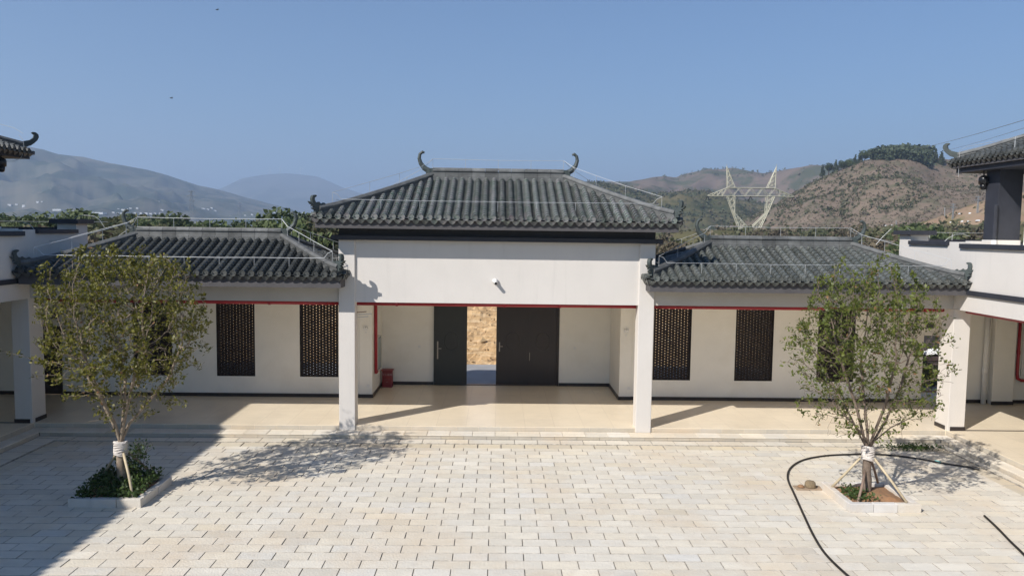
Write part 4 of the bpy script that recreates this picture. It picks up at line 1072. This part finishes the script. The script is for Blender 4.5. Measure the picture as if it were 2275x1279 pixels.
# bushes and small growth on the hillsides, too many to count
def clump_cloud(name, pts, sizes, M, seed, leaves=14):
    rg = np.random.default_rng(seed); c = np.repeat(np.array(pts), leaves, axis=0); s_ = np.repeat(np.array(sizes), leaves)[:, None]
    c = c + rg.normal(0, .36, c.shape)*s_*np.array([1, 1, .8]) + np.array([0, 0, .35])*s_
    n = len(c); D = rg.normal(0, 1, (n, 3)); D /= np.linalg.norm(D, axis=1)[:, None]; U = np.cross(D, rg.normal(0, 1, (n, 3))); U /= np.linalg.norm(U, axis=1)[:, None]
    L = s_*rg.uniform(.25, .5, (n, 1)); V = np.stack([c-D*L, c+U*L*.8, c+D*L, c-U*L*.8], 1).reshape(-1, 3)
    me = bpy.data.meshes.new(name); me.vertices.add(4*n); me.vertices.foreach_set('co', V.ravel()); me.loops.add(4*n)
    me.loops.foreach_set('vertex_index', np.arange(4*n)); me.polygons.add(n); me.polygons.foreach_set('loop_start', np.arange(0, 4*n, 4)); me.update(calc_edges=True)
    me.materials.append(M); o = bpy.data.objects.new(name, me); C.objects.link(o); tag(o, kind='stuff'); return o
BUSH = mat('bush_leaves', (.075, .085, .04), .7, 0, .08, 0, col2=(.14, .135, .07), trans=.2)
BUSHB = mat('dry_bush_leaves', (.12, .095, .062), .8, 0, .1, 0, col2=(.21, .175, .115), trans=.2)
PINE = mat('pine_needles', (.055, .072, .042), .7, 0, .3, 0, col2=(.10, .125, .068), trans=.15)
def surf(hmb, steps, cols, n, u0, u1, t0, t1, rs):
    o = []
    for _ in range(n):
        i = int((u0+(u1-u0)*rs.random())*cols); j = (t0+(t1-t0)*rs.random())/1.45*steps; j0 = int(j)
        a, b = Vector(hmb.v[i*(steps+1)+j0]), Vector(hmb.v[(i+1)*(steps+1)+min(steps, j0+1)]); o.append(a.lerp(b, rs.random()))
    return o
rs = random.Random(4)
def u_of(px): return (px-1560)/(2700-1560)
pts = surf(hn, 46, 220, 6500, .15, .62, .05, .98, rs)
clump_cloud('hillside_bushes', pts, [rs.uniform(.35, 1.1) for _ in pts], BUSHB, 1, 6)
pts = surf(hn, 46, 220, 3800, .05, .62, .02, .95, rs); pts = [p for p in pts if noise.noise(p*.015+Vector((9, 0, 0))) > (-.25 if p.z < 6 else .12)]
clump_cloud('hillside_bushes', pts, [rs.uniform(.6, 2.0) for _ in pts], BUSH, 2, 8)
pts = surf(hg, 46, 220, 3600, .05, .95, .1, 1.0, rs); pts = [p for p in pts if noise.noise(p*.012) > -.15]
clump_cloud('hillside_bushes', pts, [rs.uniform(1.0, 3.2) for _ in pts], BUSH, 12, 7)
pts = surf(hg, 46, 220, 1500, .05, .95, .1, 1.0, rs)
clump_cloud('hillside_bushes', pts, [rs.uniform(1.0, 2.6) for _ in pts], BUSHB, 13, 7)
pts = surf(hb, 46, 220, 1800, .1, .8, .3, .99, rs); pts = [p for p in pts if noise.noise(p*.005) > .0]
clump_cloud('hillside_bushes', pts, [rs.uniform(2, 5) for _ in pts], BUSH, 14, 7)
pts = surf(hl, 36, 160, 1800, .02, .98, .1, 1.05, rs)
clump_cloud('hillside_bushes', pts, [rs.uniform(.4, 1.4) for _ in pts], BUSH, 15, 9)
pts = surf(hl, 36, 160, 900, .02, .98, .1, 1.05, rs)
clump_cloud('hillside_bushes', pts, [rs.uniform(.4, 1.2) for _ in pts], BUSHB, 16, 9)
pts = surf(hp_, 36, 120, 300, .02, .8, .1, 1.0, rs)
clump_cloud('hillside_bushes', pts, [rs.uniform(.3, 1.0) for _ in pts], BUSH, 17, 9)
# the dense wood on the hilltop
wp = [p for p in surf(hn, 46, 220, 2600, u_of(1942), u_of(2068), .885, 1.10, rs)]
clump_cloud('hilltop_wood', [p+Vector((0, 0, rs.uniform(0, 4.5))) for p in wp], [rs.uniform(1.5, 3.0) for _ in wp], PINE, 3, 16)

# ================================================================ TREES BEYOND
def crown_mesh(name, seed, kind, M):
    rg = np.random.default_rng(seed); cs = []
    if kind == 'round':
        for k in range(11):
            c = rg.normal(0, 1, 3); c /= np.linalg.norm(c); c = c*np.array([1.5, 1.5, 1.3])*rg.uniform(.3, 1)+np.array([0, 0, 4.0]); cs.append((c, rg.uniform(.7, 1.35)))
    elif kind == 'tall':
        for k in range(12):
            z = 2+4.6*rg.random(); r = 1.15*(1-(z-2)/7); a = rg.uniform(0, 6.28); cs.append((np.array([r*math.cos(a)*.8, r*math.sin(a)*.8, z]), rg.uniform(.5, .95)))
    else:
        for k in range(14):
            z = 1.2+5.6*k/14; r = 1.35*(1-k/15); cs.append((np.array([rg.normal(0, .15), rg.normal(0, .15), z]), max(.25, r)))
    P = []
    for c, r in cs:
        n = int(190*r*r)+45; d = rg.normal(0, 1, (n, 3)); d /= np.linalg.norm(d, axis=1)[:, None]; P.append(c+d*r*rg.uniform(.55, 1.08, (n, 1))*np.array([1, 1, .75]))
    P = np.concatenate(P); n = len(P); D = rg.normal(0, 1, (n, 3)); D /= np.linalg.norm(D, axis=1)[:, None]; U = np.cross(D, rg.normal(0, 1, (n, 3))); U /= np.linalg.norm(U, axis=1)[:, None]
    L = rg.uniform(.08, .21, (n, 1)); V = np.stack([P-D*L, P+U*L*.7, P+D*L, P-U*L*.7], 1).reshape(-1, 3)
    me = bpy.data.meshes.new(name); me.vertices.add(4*n); me.vertices.foreach_set('co', V.ravel()); me.loops.add(4*n)
    me.loops.foreach_set('vertex_index', np.arange(4*n)); me.polygons.add(n); me.polygons.foreach_set('loop_start', np.arange(0, 4*n, 4)); me.update(calc_edges=True)
    me.materials.append(M); return me
LG = mat('far_leaf_green', (.065, .09, .035), .7, 0, .25, 0, col2=(.13, .16, .06), trans=.25, rnd=.3)
LY_ = mat('far_leaf_olive', (.085, .088, .042), .7, 0, .25, 0, col2=(.15, .145, .07), trans=.25, rnd=.3)
LB = mat('far_leaf_brown', (.095, .075, .048), .7, 0, .25, 0, col2=(.15, .12, .075), trans=.25, rnd=.3)
tk = MB().tube([(0, 0, -.5), (.05, 0, 1.5), (0, .05, 3.4)], [.18, .14, .06], 6)
for a in range(4): tk.tube([(0, 0, 2.0+.3*a), (math.cos(a*1.7)*1.0, math.sin(a*1.7)*1.0, 3.3+.3*a)], [.07, .03], 5)
trunk_me = tk.mesh('trunk', BARKD)
KINDS = [('broadleaf_tree', 'round', LG, 'green rounded tree in the belt beyond the roofs'), ('broadleaf_tree', 'round', LY_, 'olive rounded tree in the belt beyond the roofs'),
         ('broadleaf_tree', 'round', LB, 'brownish rounded tree in the belt beyond the roofs'), ('eucalyptus_tree', 'tall', LG, 'tall narrow green tree rising from the belt'), ('pine_tree', 'cone', PINE, 'dark conical tree beyond the roofs')]
CM = [[crown_mesh('crown', 100+7*i+j, k[1], k[2]) for j in range(3)] for i, k in enumerate(KINDS)]
def far_tree(kind, p, s, rs):
    nm, _, _, lab = KINDS[kind]
    t = thing(nm, lab, 'tree', p, 'trees beyond the roofs'); t.scale = (s*rs.uniform(.9, 1.25), s*rs.uniform(.9, 1.25), s); t.rotation_euler = (0, 0, rs.uniform(0, 6.28))
    for n_, me in (('trunk', trunk_me), ('crown', rs.choice(CM[kind]))):
        o = bpy.data.objects.new(n_, me); C.objects.link(o); o.parent = t
        if n_ == 'crown': o['kind'] = 'stuff'
rs = random.Random(12)
def belt(n, x0, x1, d0, d1, yt, kinds, jit=5, smin=.8, smax=1.9):
    for k in range(n):
        px = x0+(x1-x0)*(k+rs.random())/n; d = d0+(d1-d0)*rs.random()**.8
        top = atd(px, yt(px)+rs.uniform(-jit, jit*1.6), d).z
        kd = rs.choice(kinds); hgt = 5.6 if kd < 3 else (7.0 if kd == 3 else 6.7)
        gz = -0.6-5.4*min(1, max(0, (d-60)/60)) if d < 120 else -6-3*min(1, (d-120)/140)
        s = (top-gz)/hgt; s_ = min(smax, max(smin, s)); P = atd(px, 500, d)
        far_tree(kd, (P.x, P.y, top-hgt*s_), s_, rs)
yt = lambda x: np.interp(x, [0, 60, 100, 160, 250, 330, 420, 480, 540, 600, 640, 680, 760], [492, 478, 488, 485, 484, 476, 482, 500, 497, 492, 474, 476, 500])
belt(46, -60, 480, 62, 130, yt, [0, 1, 1, 2, 0, 3, 4])
belt(20, 455, 640, 70, 130, lambda x: 500, [2, 1, 0, 2])
belt(16, 640, 790, 45, 70, yt, [0, 1, 4, 0])
belt(26, -60, 760, 40, 60, lambda x: yt(x)+26, [1, 2, 0])
belt(16, 1440, 1620, 60, 110, lambda x: 535, [1, 2, 2], smin=.4)
belt(22, 1600, 2240, 130, 190, lambda x: 513, [1, 2, 2, 0], smin=.4)
belt(14, 1960, 2240, 90, 140, lambda x: 512, [1, 2, 0, 4], smin=.4)
for px, py in ((1828, 372), (1842, 366), (1858, 362), (1874, 358), (1888, 354), (1900, 350), (1912, 342), (1922, 338), (1935, 334), (2078, 338), (2092, 342)):
    d = 545; P = atd(px, py, d); s = rs.uniform(1.2, 1.7); far_tree(rs.choice([0, 4, 4]), (P.x, P.y, P.z-6.2*s+1.5), s, rs)

ORD = ['first', 'second', 'third', 'fourth', 'fifth', 'sixth', 'seventh', 'eighth', 'ninth', 'tenth', 'eleventh', 'twelfth', 'thirteenth', 'fourteenth', 'fifteenth', 'sixteenth', 'seventeenth', 'eighteenth']
AREAS = [(300, 'above the left parapet and its pillar'), (460, 'over the left half of the left wing ridge'), (640, 'over the right half of the left wing ridge'), (1000, 'in the gap between left wing and central roof'),
         (1640, 'between the central roof and the right wing'), (1900, 'over the right wing ridge'), (1960, 'on the skyline left of the hilltop wood'), (9999, 'above the right parapet')]
SHORT = dict(zip([a for _, a in AREAS], ['above the left parapet', 'over the left wing', 'over the left wing ridge', 'left of the central roof', 'right of the central roof', 'over the right wing', 'on the right skyline', 'above the right parapet']))
LOOK = {'broadleaf_tree': 'rounded', 'eucalyptus_tree': 'tall narrow', 'pine_tree': 'dark conical'}
bins = {}
for o in [q for q in C.objects if q.get('category') == 'tree' and q.get('group') == 'trees beyond the roofs']:
    x, y, z = pix(o.location+Vector((0, 0, 5*o.scale.z)))
    ar = next(a for lim, a in AREAS if x < lim); hue = o['label'].split()[0] if o['label'].split()[0] in ('green', 'olive', 'brownish') else ''
    bins.setdefault((ar, (hue+' '+LOOK[o.name.split('.')[0]]).strip(), 'distant' if z > 200 else ('near' if z < 72 else 'farther')), []).append((x, o))
for (ar, look, dst), l in bins.items():
    l.sort(key=lambda q: q[0])
    for k, (_, o) in enumerate(l):
        o['label'] = (f'{dst} {look} tree {ar}' if len(l) == 1 else f'{ORD[min(k, 17)]} {dst} {look} tree from the left {SHORT[ar]}')
# ================================================================ PYLONS, POWER LINES
def strut(mb, a, b, r): mb.tube([a, b], r, 4, False)
def cathead_pylon(label, cx, cy, zb, ang):
    t = thing('transmission_tower', label, 'pylon', (cx, cy, zb)); ca, sa = math.cos(ang), math.sin(ang)
    def W(u, v, z): return Vector((cx+u*ca-v*sa, cy+u*sa+v*ca, z))
    zx = atd(1665, 436, 205).z; zt = atd(1665, 418, 205).z; zp = atd(1612, 371, 205).z; zw = atd(1665, 520, 205).z
    legs, fork, beam, peak = MB(), MB(), MB(), MB(); R_ = .115; r_ = .055
    def lattice(mb, A0, A1, B0, B1, n, r):
        for k in range(n):
            p0, p1 = A0.lerp(A1, k/n), A0.lerp(A1, (k+1)/n); q0, q1 = B0.lerp(B1, k/n), B0.lerp(B1, (k+1)/n)
            strut(mb, p0, q1, r); strut(mb, q0, p1, r); strut(mb, p0, q0, r)
    # body below the waist
    b = 3.6
    cs = [(-1, -1), (1, -1), (1, 1), (-1, 1)]
    for k in range(4):
        a, c = cs[k], cs[(k+1) % 4]
        A0, A1 = W(a[0]*b, a[1]*b, zb), W(a[0]*1.0, a[1]*1.0, zw); B0, B1 = W(c[0]*b, c[1]*b, zb), W(c[0]*1.0, c[1]*1.0, zw)
        strut(legs, A0, A1, R_); lattice(legs, A0, A1, B0, B1, 7, r_)
    # the Y fork
    for s_ in (-1, 1):
        for v in (-.9, .9):
            o0, o1 = W(s_*2.0, v, zw), W(s_*4.3, v*.8, zw+(zx-zw)*.55); i0, i1 = W(s_*.3, v, zw+.4), W(s_*4.0, v*.8, zw+(zx-zw)*.55)
            i0 = W(-s_*1.2, v, zw)
            strut(fork, o0, o1, R_); strut(fork, i0, i1, R_); lattice(fork, o0, o1, i0.lerp(i1, .35), i1, 4, r_)
            o2, i2 = W(s_*6.0, v*.8, zx), W(s_*4.1, v*.8, zx)
            strut(fork, o1, o2, R_); strut(fork, i1, i2, R_); lattice(fork, o1, o2, i1, i2, 3, r_)
    # cross beam and arms
    xb = 11.0; yv = .75
    for v in (-yv, yv):
        strut(beam, W(-xb, v*.2, zx), W(xb, v*.2, zx), R_) if False else None
        for s_ in (-1, 1): strut(beam, W(s_*6, v, zx), W(s_*xb, 0, zx-.05), R_*.9); strut(beam, W(s_*6, v, zt), W(s_*xb, 0, zx+.05), R_*.9)
        strut(beam, W(-6, v, zx), W(6, v, zx), R_); strut(beam, W(-6, v, zt), W(6, v, zt), R_)
        n = 8
        for k in range(n):
            u0, u1 = -6+12*k/n, -6+12*(k+1)/n
            strut(beam, W(u0, v, zx if k % 2 else zt), W(u1, v, zt if k % 2 else zx), r_)
        for s_ in (-1, 1):
            for k in (1, 2, 3):
                u = s_*(6+5*k/4); h = zt+(zx-zt)*k/4; strut(beam, W(u, v*(1-k/4), zx), W(u, v*(1-k/4), h), r_); strut(beam, W(u, v*(1-k/4), zx), W(s_*(6+5*(k-1)/4), v*(1-(k-1)/4), zt+(zx-zt)*(k-1)/4), r_)
    for k in range(9): u = -6+12*k/8; strut(beam, W(u, -yv, zx), W(u, yv, zx), r_); strut(beam, W(u, -yv, zt), W(u, yv, zt), r_)
    # the two peaks
    for s_ in (-1, 1):
        peak = MB(); tip = W(s_*6.3, 0, zp)
        for v in (-yv, yv):
            a0, b0 = W(s_*6, v, zt), W(s_*4.1, v, zt); strut(peak, a0, tip, R_*.9); strut(peak, b0, tip, R_*.9)
            lattice(peak, a0, a0.lerp(tip, .85), b0, b0.lerp(tip, .85), 4, r_*.9)
        strut(peak, tip, tip+Vector((0, 0, .6)), .05); peak.build('peak', STEELP, t)
    for nm, mb in (('tower_body', legs), ('fork', fork), ('cross_beam', beam)): mb.build(nm, STEELP, t)
    for u in (-11, 0, 11):
        mb = MB()
        for s_ in (-1, 1):
            a = W(u, 0, zx-.05); e = a + Vector((s_*sa*-2.0, s_*ca*2.0, -1.0))
            mb.tube([a.lerp(e, k/8) for k in range(9)], [.05, .14, .05, .14, .05, .14, .05, .14, .05], 6)
            mb.tube([e, e+Vector((0, 0, -.1))], .1, 6)
        mb.build('insulator', BLACKP, t)
    return W, zx, zp
P = atd(1665, 500, 205)
W, zx, zp = cathead_pylon('pale grey lattice pylon with two peaks behind the right wing', P.x, P.y, -9.5, math.radians(-4))
def line(label, a, b, sag, r=.02):
    a, b = Vector(a), Vector(b); n = 28
    tag(MB().tube([a.lerp(b, k/n)-Vector((0, 0, sag*4*(k/n)*(1-k/n))) for k in range(n+1)], r, 4).build('power_line', FARSTEEL, at=a), label, 'power line', 'power lines')
line('upper of two dark cables rising to the right edge of the sky', atd(2030, 332, 90), atd(2420, 222, 34), .15, .014)
line('lower of two dark cables rising to the right edge of the sky', atd(2095, 336, 80), atd(2420, 236, 34), .12, .010)
line('thin cable running low across the trees at the left edge', atd(-60, 490, 44), atd(240, 493, 44), .02, .014)
def far_pylon(label, px, yb, yt_, d, arms=3, w=.10):
    B_, T_ = atd(px, yb, d), atd(px, yt_, d); h = T_.z-B_.z; x, y, z = B_
    t = thing('transmission_tower', label, 'pylon', (x, y, z)); m1, m2 = MB(), MB(); r = d*.00022
    for a, b in ((-1, -1), (1, -1), (1, 1), (-1, 1)):
        m1.tube([(x+a*h*w, y+b*h*w, z-3), (x+a*h*.015, y+b*h*.015, z+h)], r, 4)
    for k in range(7):
        z0, z1 = z+h*k/7, z+h*(k+1)/7; w0, w1 = h*(w-(w-.015)*k/7), h*(w-(w-.015)*(k+1)/7)
        m1.tube([(x-w0, y, z0), (x+w1, y, z1)], r*.7, 4); m1.tube([(x+w0, y, z0), (x-w1, y, z1)], r*.7, 4)
    for k in range(arms):
        za = z+h*(.97-.17*k) if arms > 1 else z+h*.9; l = h*(.13+.07*(k % 2)) if arms > 1 else h*.12
        m2.tube([(x-l, y, za), (x+l, y, za)], r*1.3, 4); m2.tube([(x-l, y, za), (x, y, za+h*.04), (x+l, y, za)], r, 4)
    m1.build('tower_body', FARSTEEL, t); m2.build('cross_arm', FARSTEEL, t)
far_pylon('hazy grey pylon standing in the valley above the left wing', 426, 482, 424, 900)
far_pylon('faint thin pylon on the plain left of the left wing horn', 533, 486, 450, 1800, w=.08)
far_pylon('pale slim mast on the hillside by the cleared plot', 2116, 494, 453, 240, 2, .05)
far_pylon('pale lattice mast higher on the cleared plot', 2171, 483, 436, 235, 2, .05)
for k, (px, y0, y1) in enumerate(((2099, 480, 461), (1991, 508, 489))):
    B_ = atd(px, y0, 200); T_ = atd(px, y1, 200)
    tag(MB().tube([B_, T_], .09, 6).build('utility_pole', CONC), ['short pale pole on the edge of the cleared plot', 'small pole in the bushes above the right wing'][k], 'pole')

# ================================================================ THE TOWN IN THE VALLEY
rs = random.Random(5)
def house(px, py, wpx, hpx, d, lab, grp):
    P = onhill(T_MT, px, py, d); k = (P-CAM).length/FPX; w_, h_ = wpx*k*.8, hpx*k*.45; x, y, z = P
    t = thing('distant_house', lab, 'house', (x, y, z), grp); dp = w_*.6
    mb = MB().box(x-w_/2, x+w_/2, y-dp/2, y+dp/2, z-2, z+h_); mb.build('wall', HOUSEM, t)
    MB().sweep([(x-w_*.54, y, z+h_), (x+w_*.54, y, z+h_)], [(-dp*.56, 0), (dp*.56, 0), (0, h_*.28)]).build('roof', HOUSER, t)
g1 = 'small pale houses of the hazy town'
sp = [(22, 453, 8, 4), (37, 452, 5, 4), (53, 457, 6, 7), (84, 446, 5, 3), (93, 446, 4, 3), (263, 462, 4, 3), (274, 464, 8, 4), (282, 464, 5, 5), (290, 461, 6, 4), (305, 461, 5, 5), (352, 445, 14, 2), (252, 470, 6, 4), (262, 471, 6, 3), (270, 472, 5, 5), (300, 471, 6, 4), (313, 472, 5, 4), (325, 472, 7, 4), (335, 473, 6, 5), (345, 472, 5, 4), (356, 472, 6, 4), (366, 480, 8, 3), (380, 482, 12, 3), (360, 464, 8, 3), (452, 461, 8, 3), (462, 463, 6, 4), (470, 460, 5, 4), (478, 466, 6, 4), (590, 481, 10, 3), (610, 470, 5, 3), (618, 471, 5, 3), (626, 470, 5, 4), (634, 473, 6, 3), (642, 471, 4, 3), (650, 474, 5, 4), (560, 474, 6, 3), (545, 476, 5, 3), (512, 478, 5, 3), (600, 476, 6, 3), (660, 473, 5, 3), (672, 470, 5, 3)]
ONES = 'first second third fourth fifth sixth seventh eighth ninth tenth eleventh twelfth thirteenth fourteenth fifteenth sixteenth seventeenth eighteenth nineteenth twentieth'.split()
def nth(k): return ONES[k] if k < 20 else ({2: 'twenty-', 3: 'thirty-'}[(k+1)//10] + ONES[(k+1) % 10-1] if (k+1) % 10 else {3: 'thirtieth', 4: 'fortieth'}[(k+1)//10])
sp.sort()
for i, (px, py, a, b) in enumerate(sp):
    d = 1450+rs.uniform(0, 120) if px < 480 else 1900
    house(px, py+3, a, b, d, nth(i)+' small pale house from the left in the hazy valley town', g1)
for k, (px, py, a) in enumerate(((130, 466, 16), (172, 470, 50), (220, 473, 22))):
    P = onhill(T_MT, px, py, 1400); kk = (P-CAM).length/FPX
    tag(MB().box(P.x-a*kk/2, P.x+a*kk/2, P.y-8, P.y+8, P.z-3, P.z+1.2*kk).build('greenhouse', HOUSEM), ['short pale greenhouse roof at the mountain foot', 'longest pale greenhouse roof at the mountain foot', 'pale greenhouse roof right of the longest one'][k], 'greenhouse')
for k, (px, py, a) in enumerate(((2133, 473, 9), (2155, 472, 7), (2138, 490, 8), (2151, 490, 6), (2124, 494, 7), (2174, 488, 15), (2112, 492, 5), (1967, 500, 10), (1982, 499, 9), (1873, 475, 5), (1870, 484, 4))):
    P = atd(px, py, 215 if px > 2000 else 160); kk = 215/FPX
    P = onhill(T_RT, px, py+2, 215); kk = (P-CAM).length/FPX*.8; mb = MB().lathe((P.x, P.y, P.z-.1), [(a*kk*.5, 0), (a*kk*.40, .1+1.0*kk), (a*kk*.15, .1+1.9*kk)], 8)
    tag(mb.build('pale_heap', HOUSEM), ['whitish heap in the upper row of the cleared plot, left', 'whitish heap in the upper row of the cleared plot, right', 'whitish heap low in the middle of the cleared plot', 'whitish heap low on the plot, just right of middle', 'leftmost low whitish heap nearer the pale mast', 'widest whitish heap at the right end of the cleared plot', 'tiny whitish heap at the foot of the cleared plot edge', 'left of two pale heaps in the bushes by the parapet pillar', 'right of two pale heaps in the bushes by the parapet pillar', 'upper tiny pale heap above the right wing ridge', 'lower tiny pale heap above the right wing ridge'][k], 'heap', 'pale heaps on the cleared plot' if px > 2000 else 'pale heaps in the bushes')
# wind turbines on the farthest ridge
for k, px in enumerate((600, 622, 668)):
    P = atd(px, 388, 7600); t = thing('wind_turbine', ['leftmost faint wind turbine on the farthest ridge', 'middle faint wind turbine on the farthest ridge', 'rightmost faint wind turbine on the farthest ridge'][k], 'wind turbine', P)
    MB().tube([P-Vector((0, 0, 20)), P+Vector((0, 0, 60))], [2.6, 1.8], 6).build('mast', HOUSEM, t)
    mb = MB(); hb = P+Vector((0, -3, 60))
    for q in range(3): a = k+q*2*PI/3; mb.tube([hb, hb+Vector((math.cos(a), 0, math.sin(a)))*32], [1.8, .5], 4)
    mb.build('rotor', HOUSEM, t)
# two birds high in the sky
for k, (px, py) in enumerate(((483, 22), (381, 218))):
    P = atd(px, py, 70); mb = MB().tube([P+Vector((-.14, 0, 0)), P, P+Vector((.12, .05, 0))], [.02, .05, .01], 6)
    mb.prism([(0, 0), (.2, .08), (.34, .02), (.2, .02)], P, (0.6, -.8, 0), Vector((0, 0, 1)), .02); mb.prism([(0, 0), (.2, .08), (.34, .02), (.2, .02)], P, (-.6, .8, 0), Vector((0, 0, 1)), .02)
    tag(mb.build('bird', BLACKP, at=P), ['tiny dark bird near the top edge of the sky', 'tiny dark bird lower in the left sky'][k], 'bird')

# ================================================================ HAZE
HM = bpy.data.materials.new('haze_air'); HM.use_nodes = True; t = HM.node_tree; t.nodes.clear()
o = t.nodes.new('ShaderNodeOutputMaterial'); v = t.nodes.new('ShaderNodeVolumePrincipled')
v.inputs['Color'].default_value = (.60, .75, .985, 1); v.inputs['Density'].default_value = 0.00024; v.inputs['Anisotropy'].default_value = 0.2
t.links.new(v.outputs[0], o.inputs['Volume'])
hz_ = MB().box(-9500, 9500, -200, 13000, -14, 760).build('haze', HM, at=(0, 0, 0)); tag(hz_, kind='stuff')
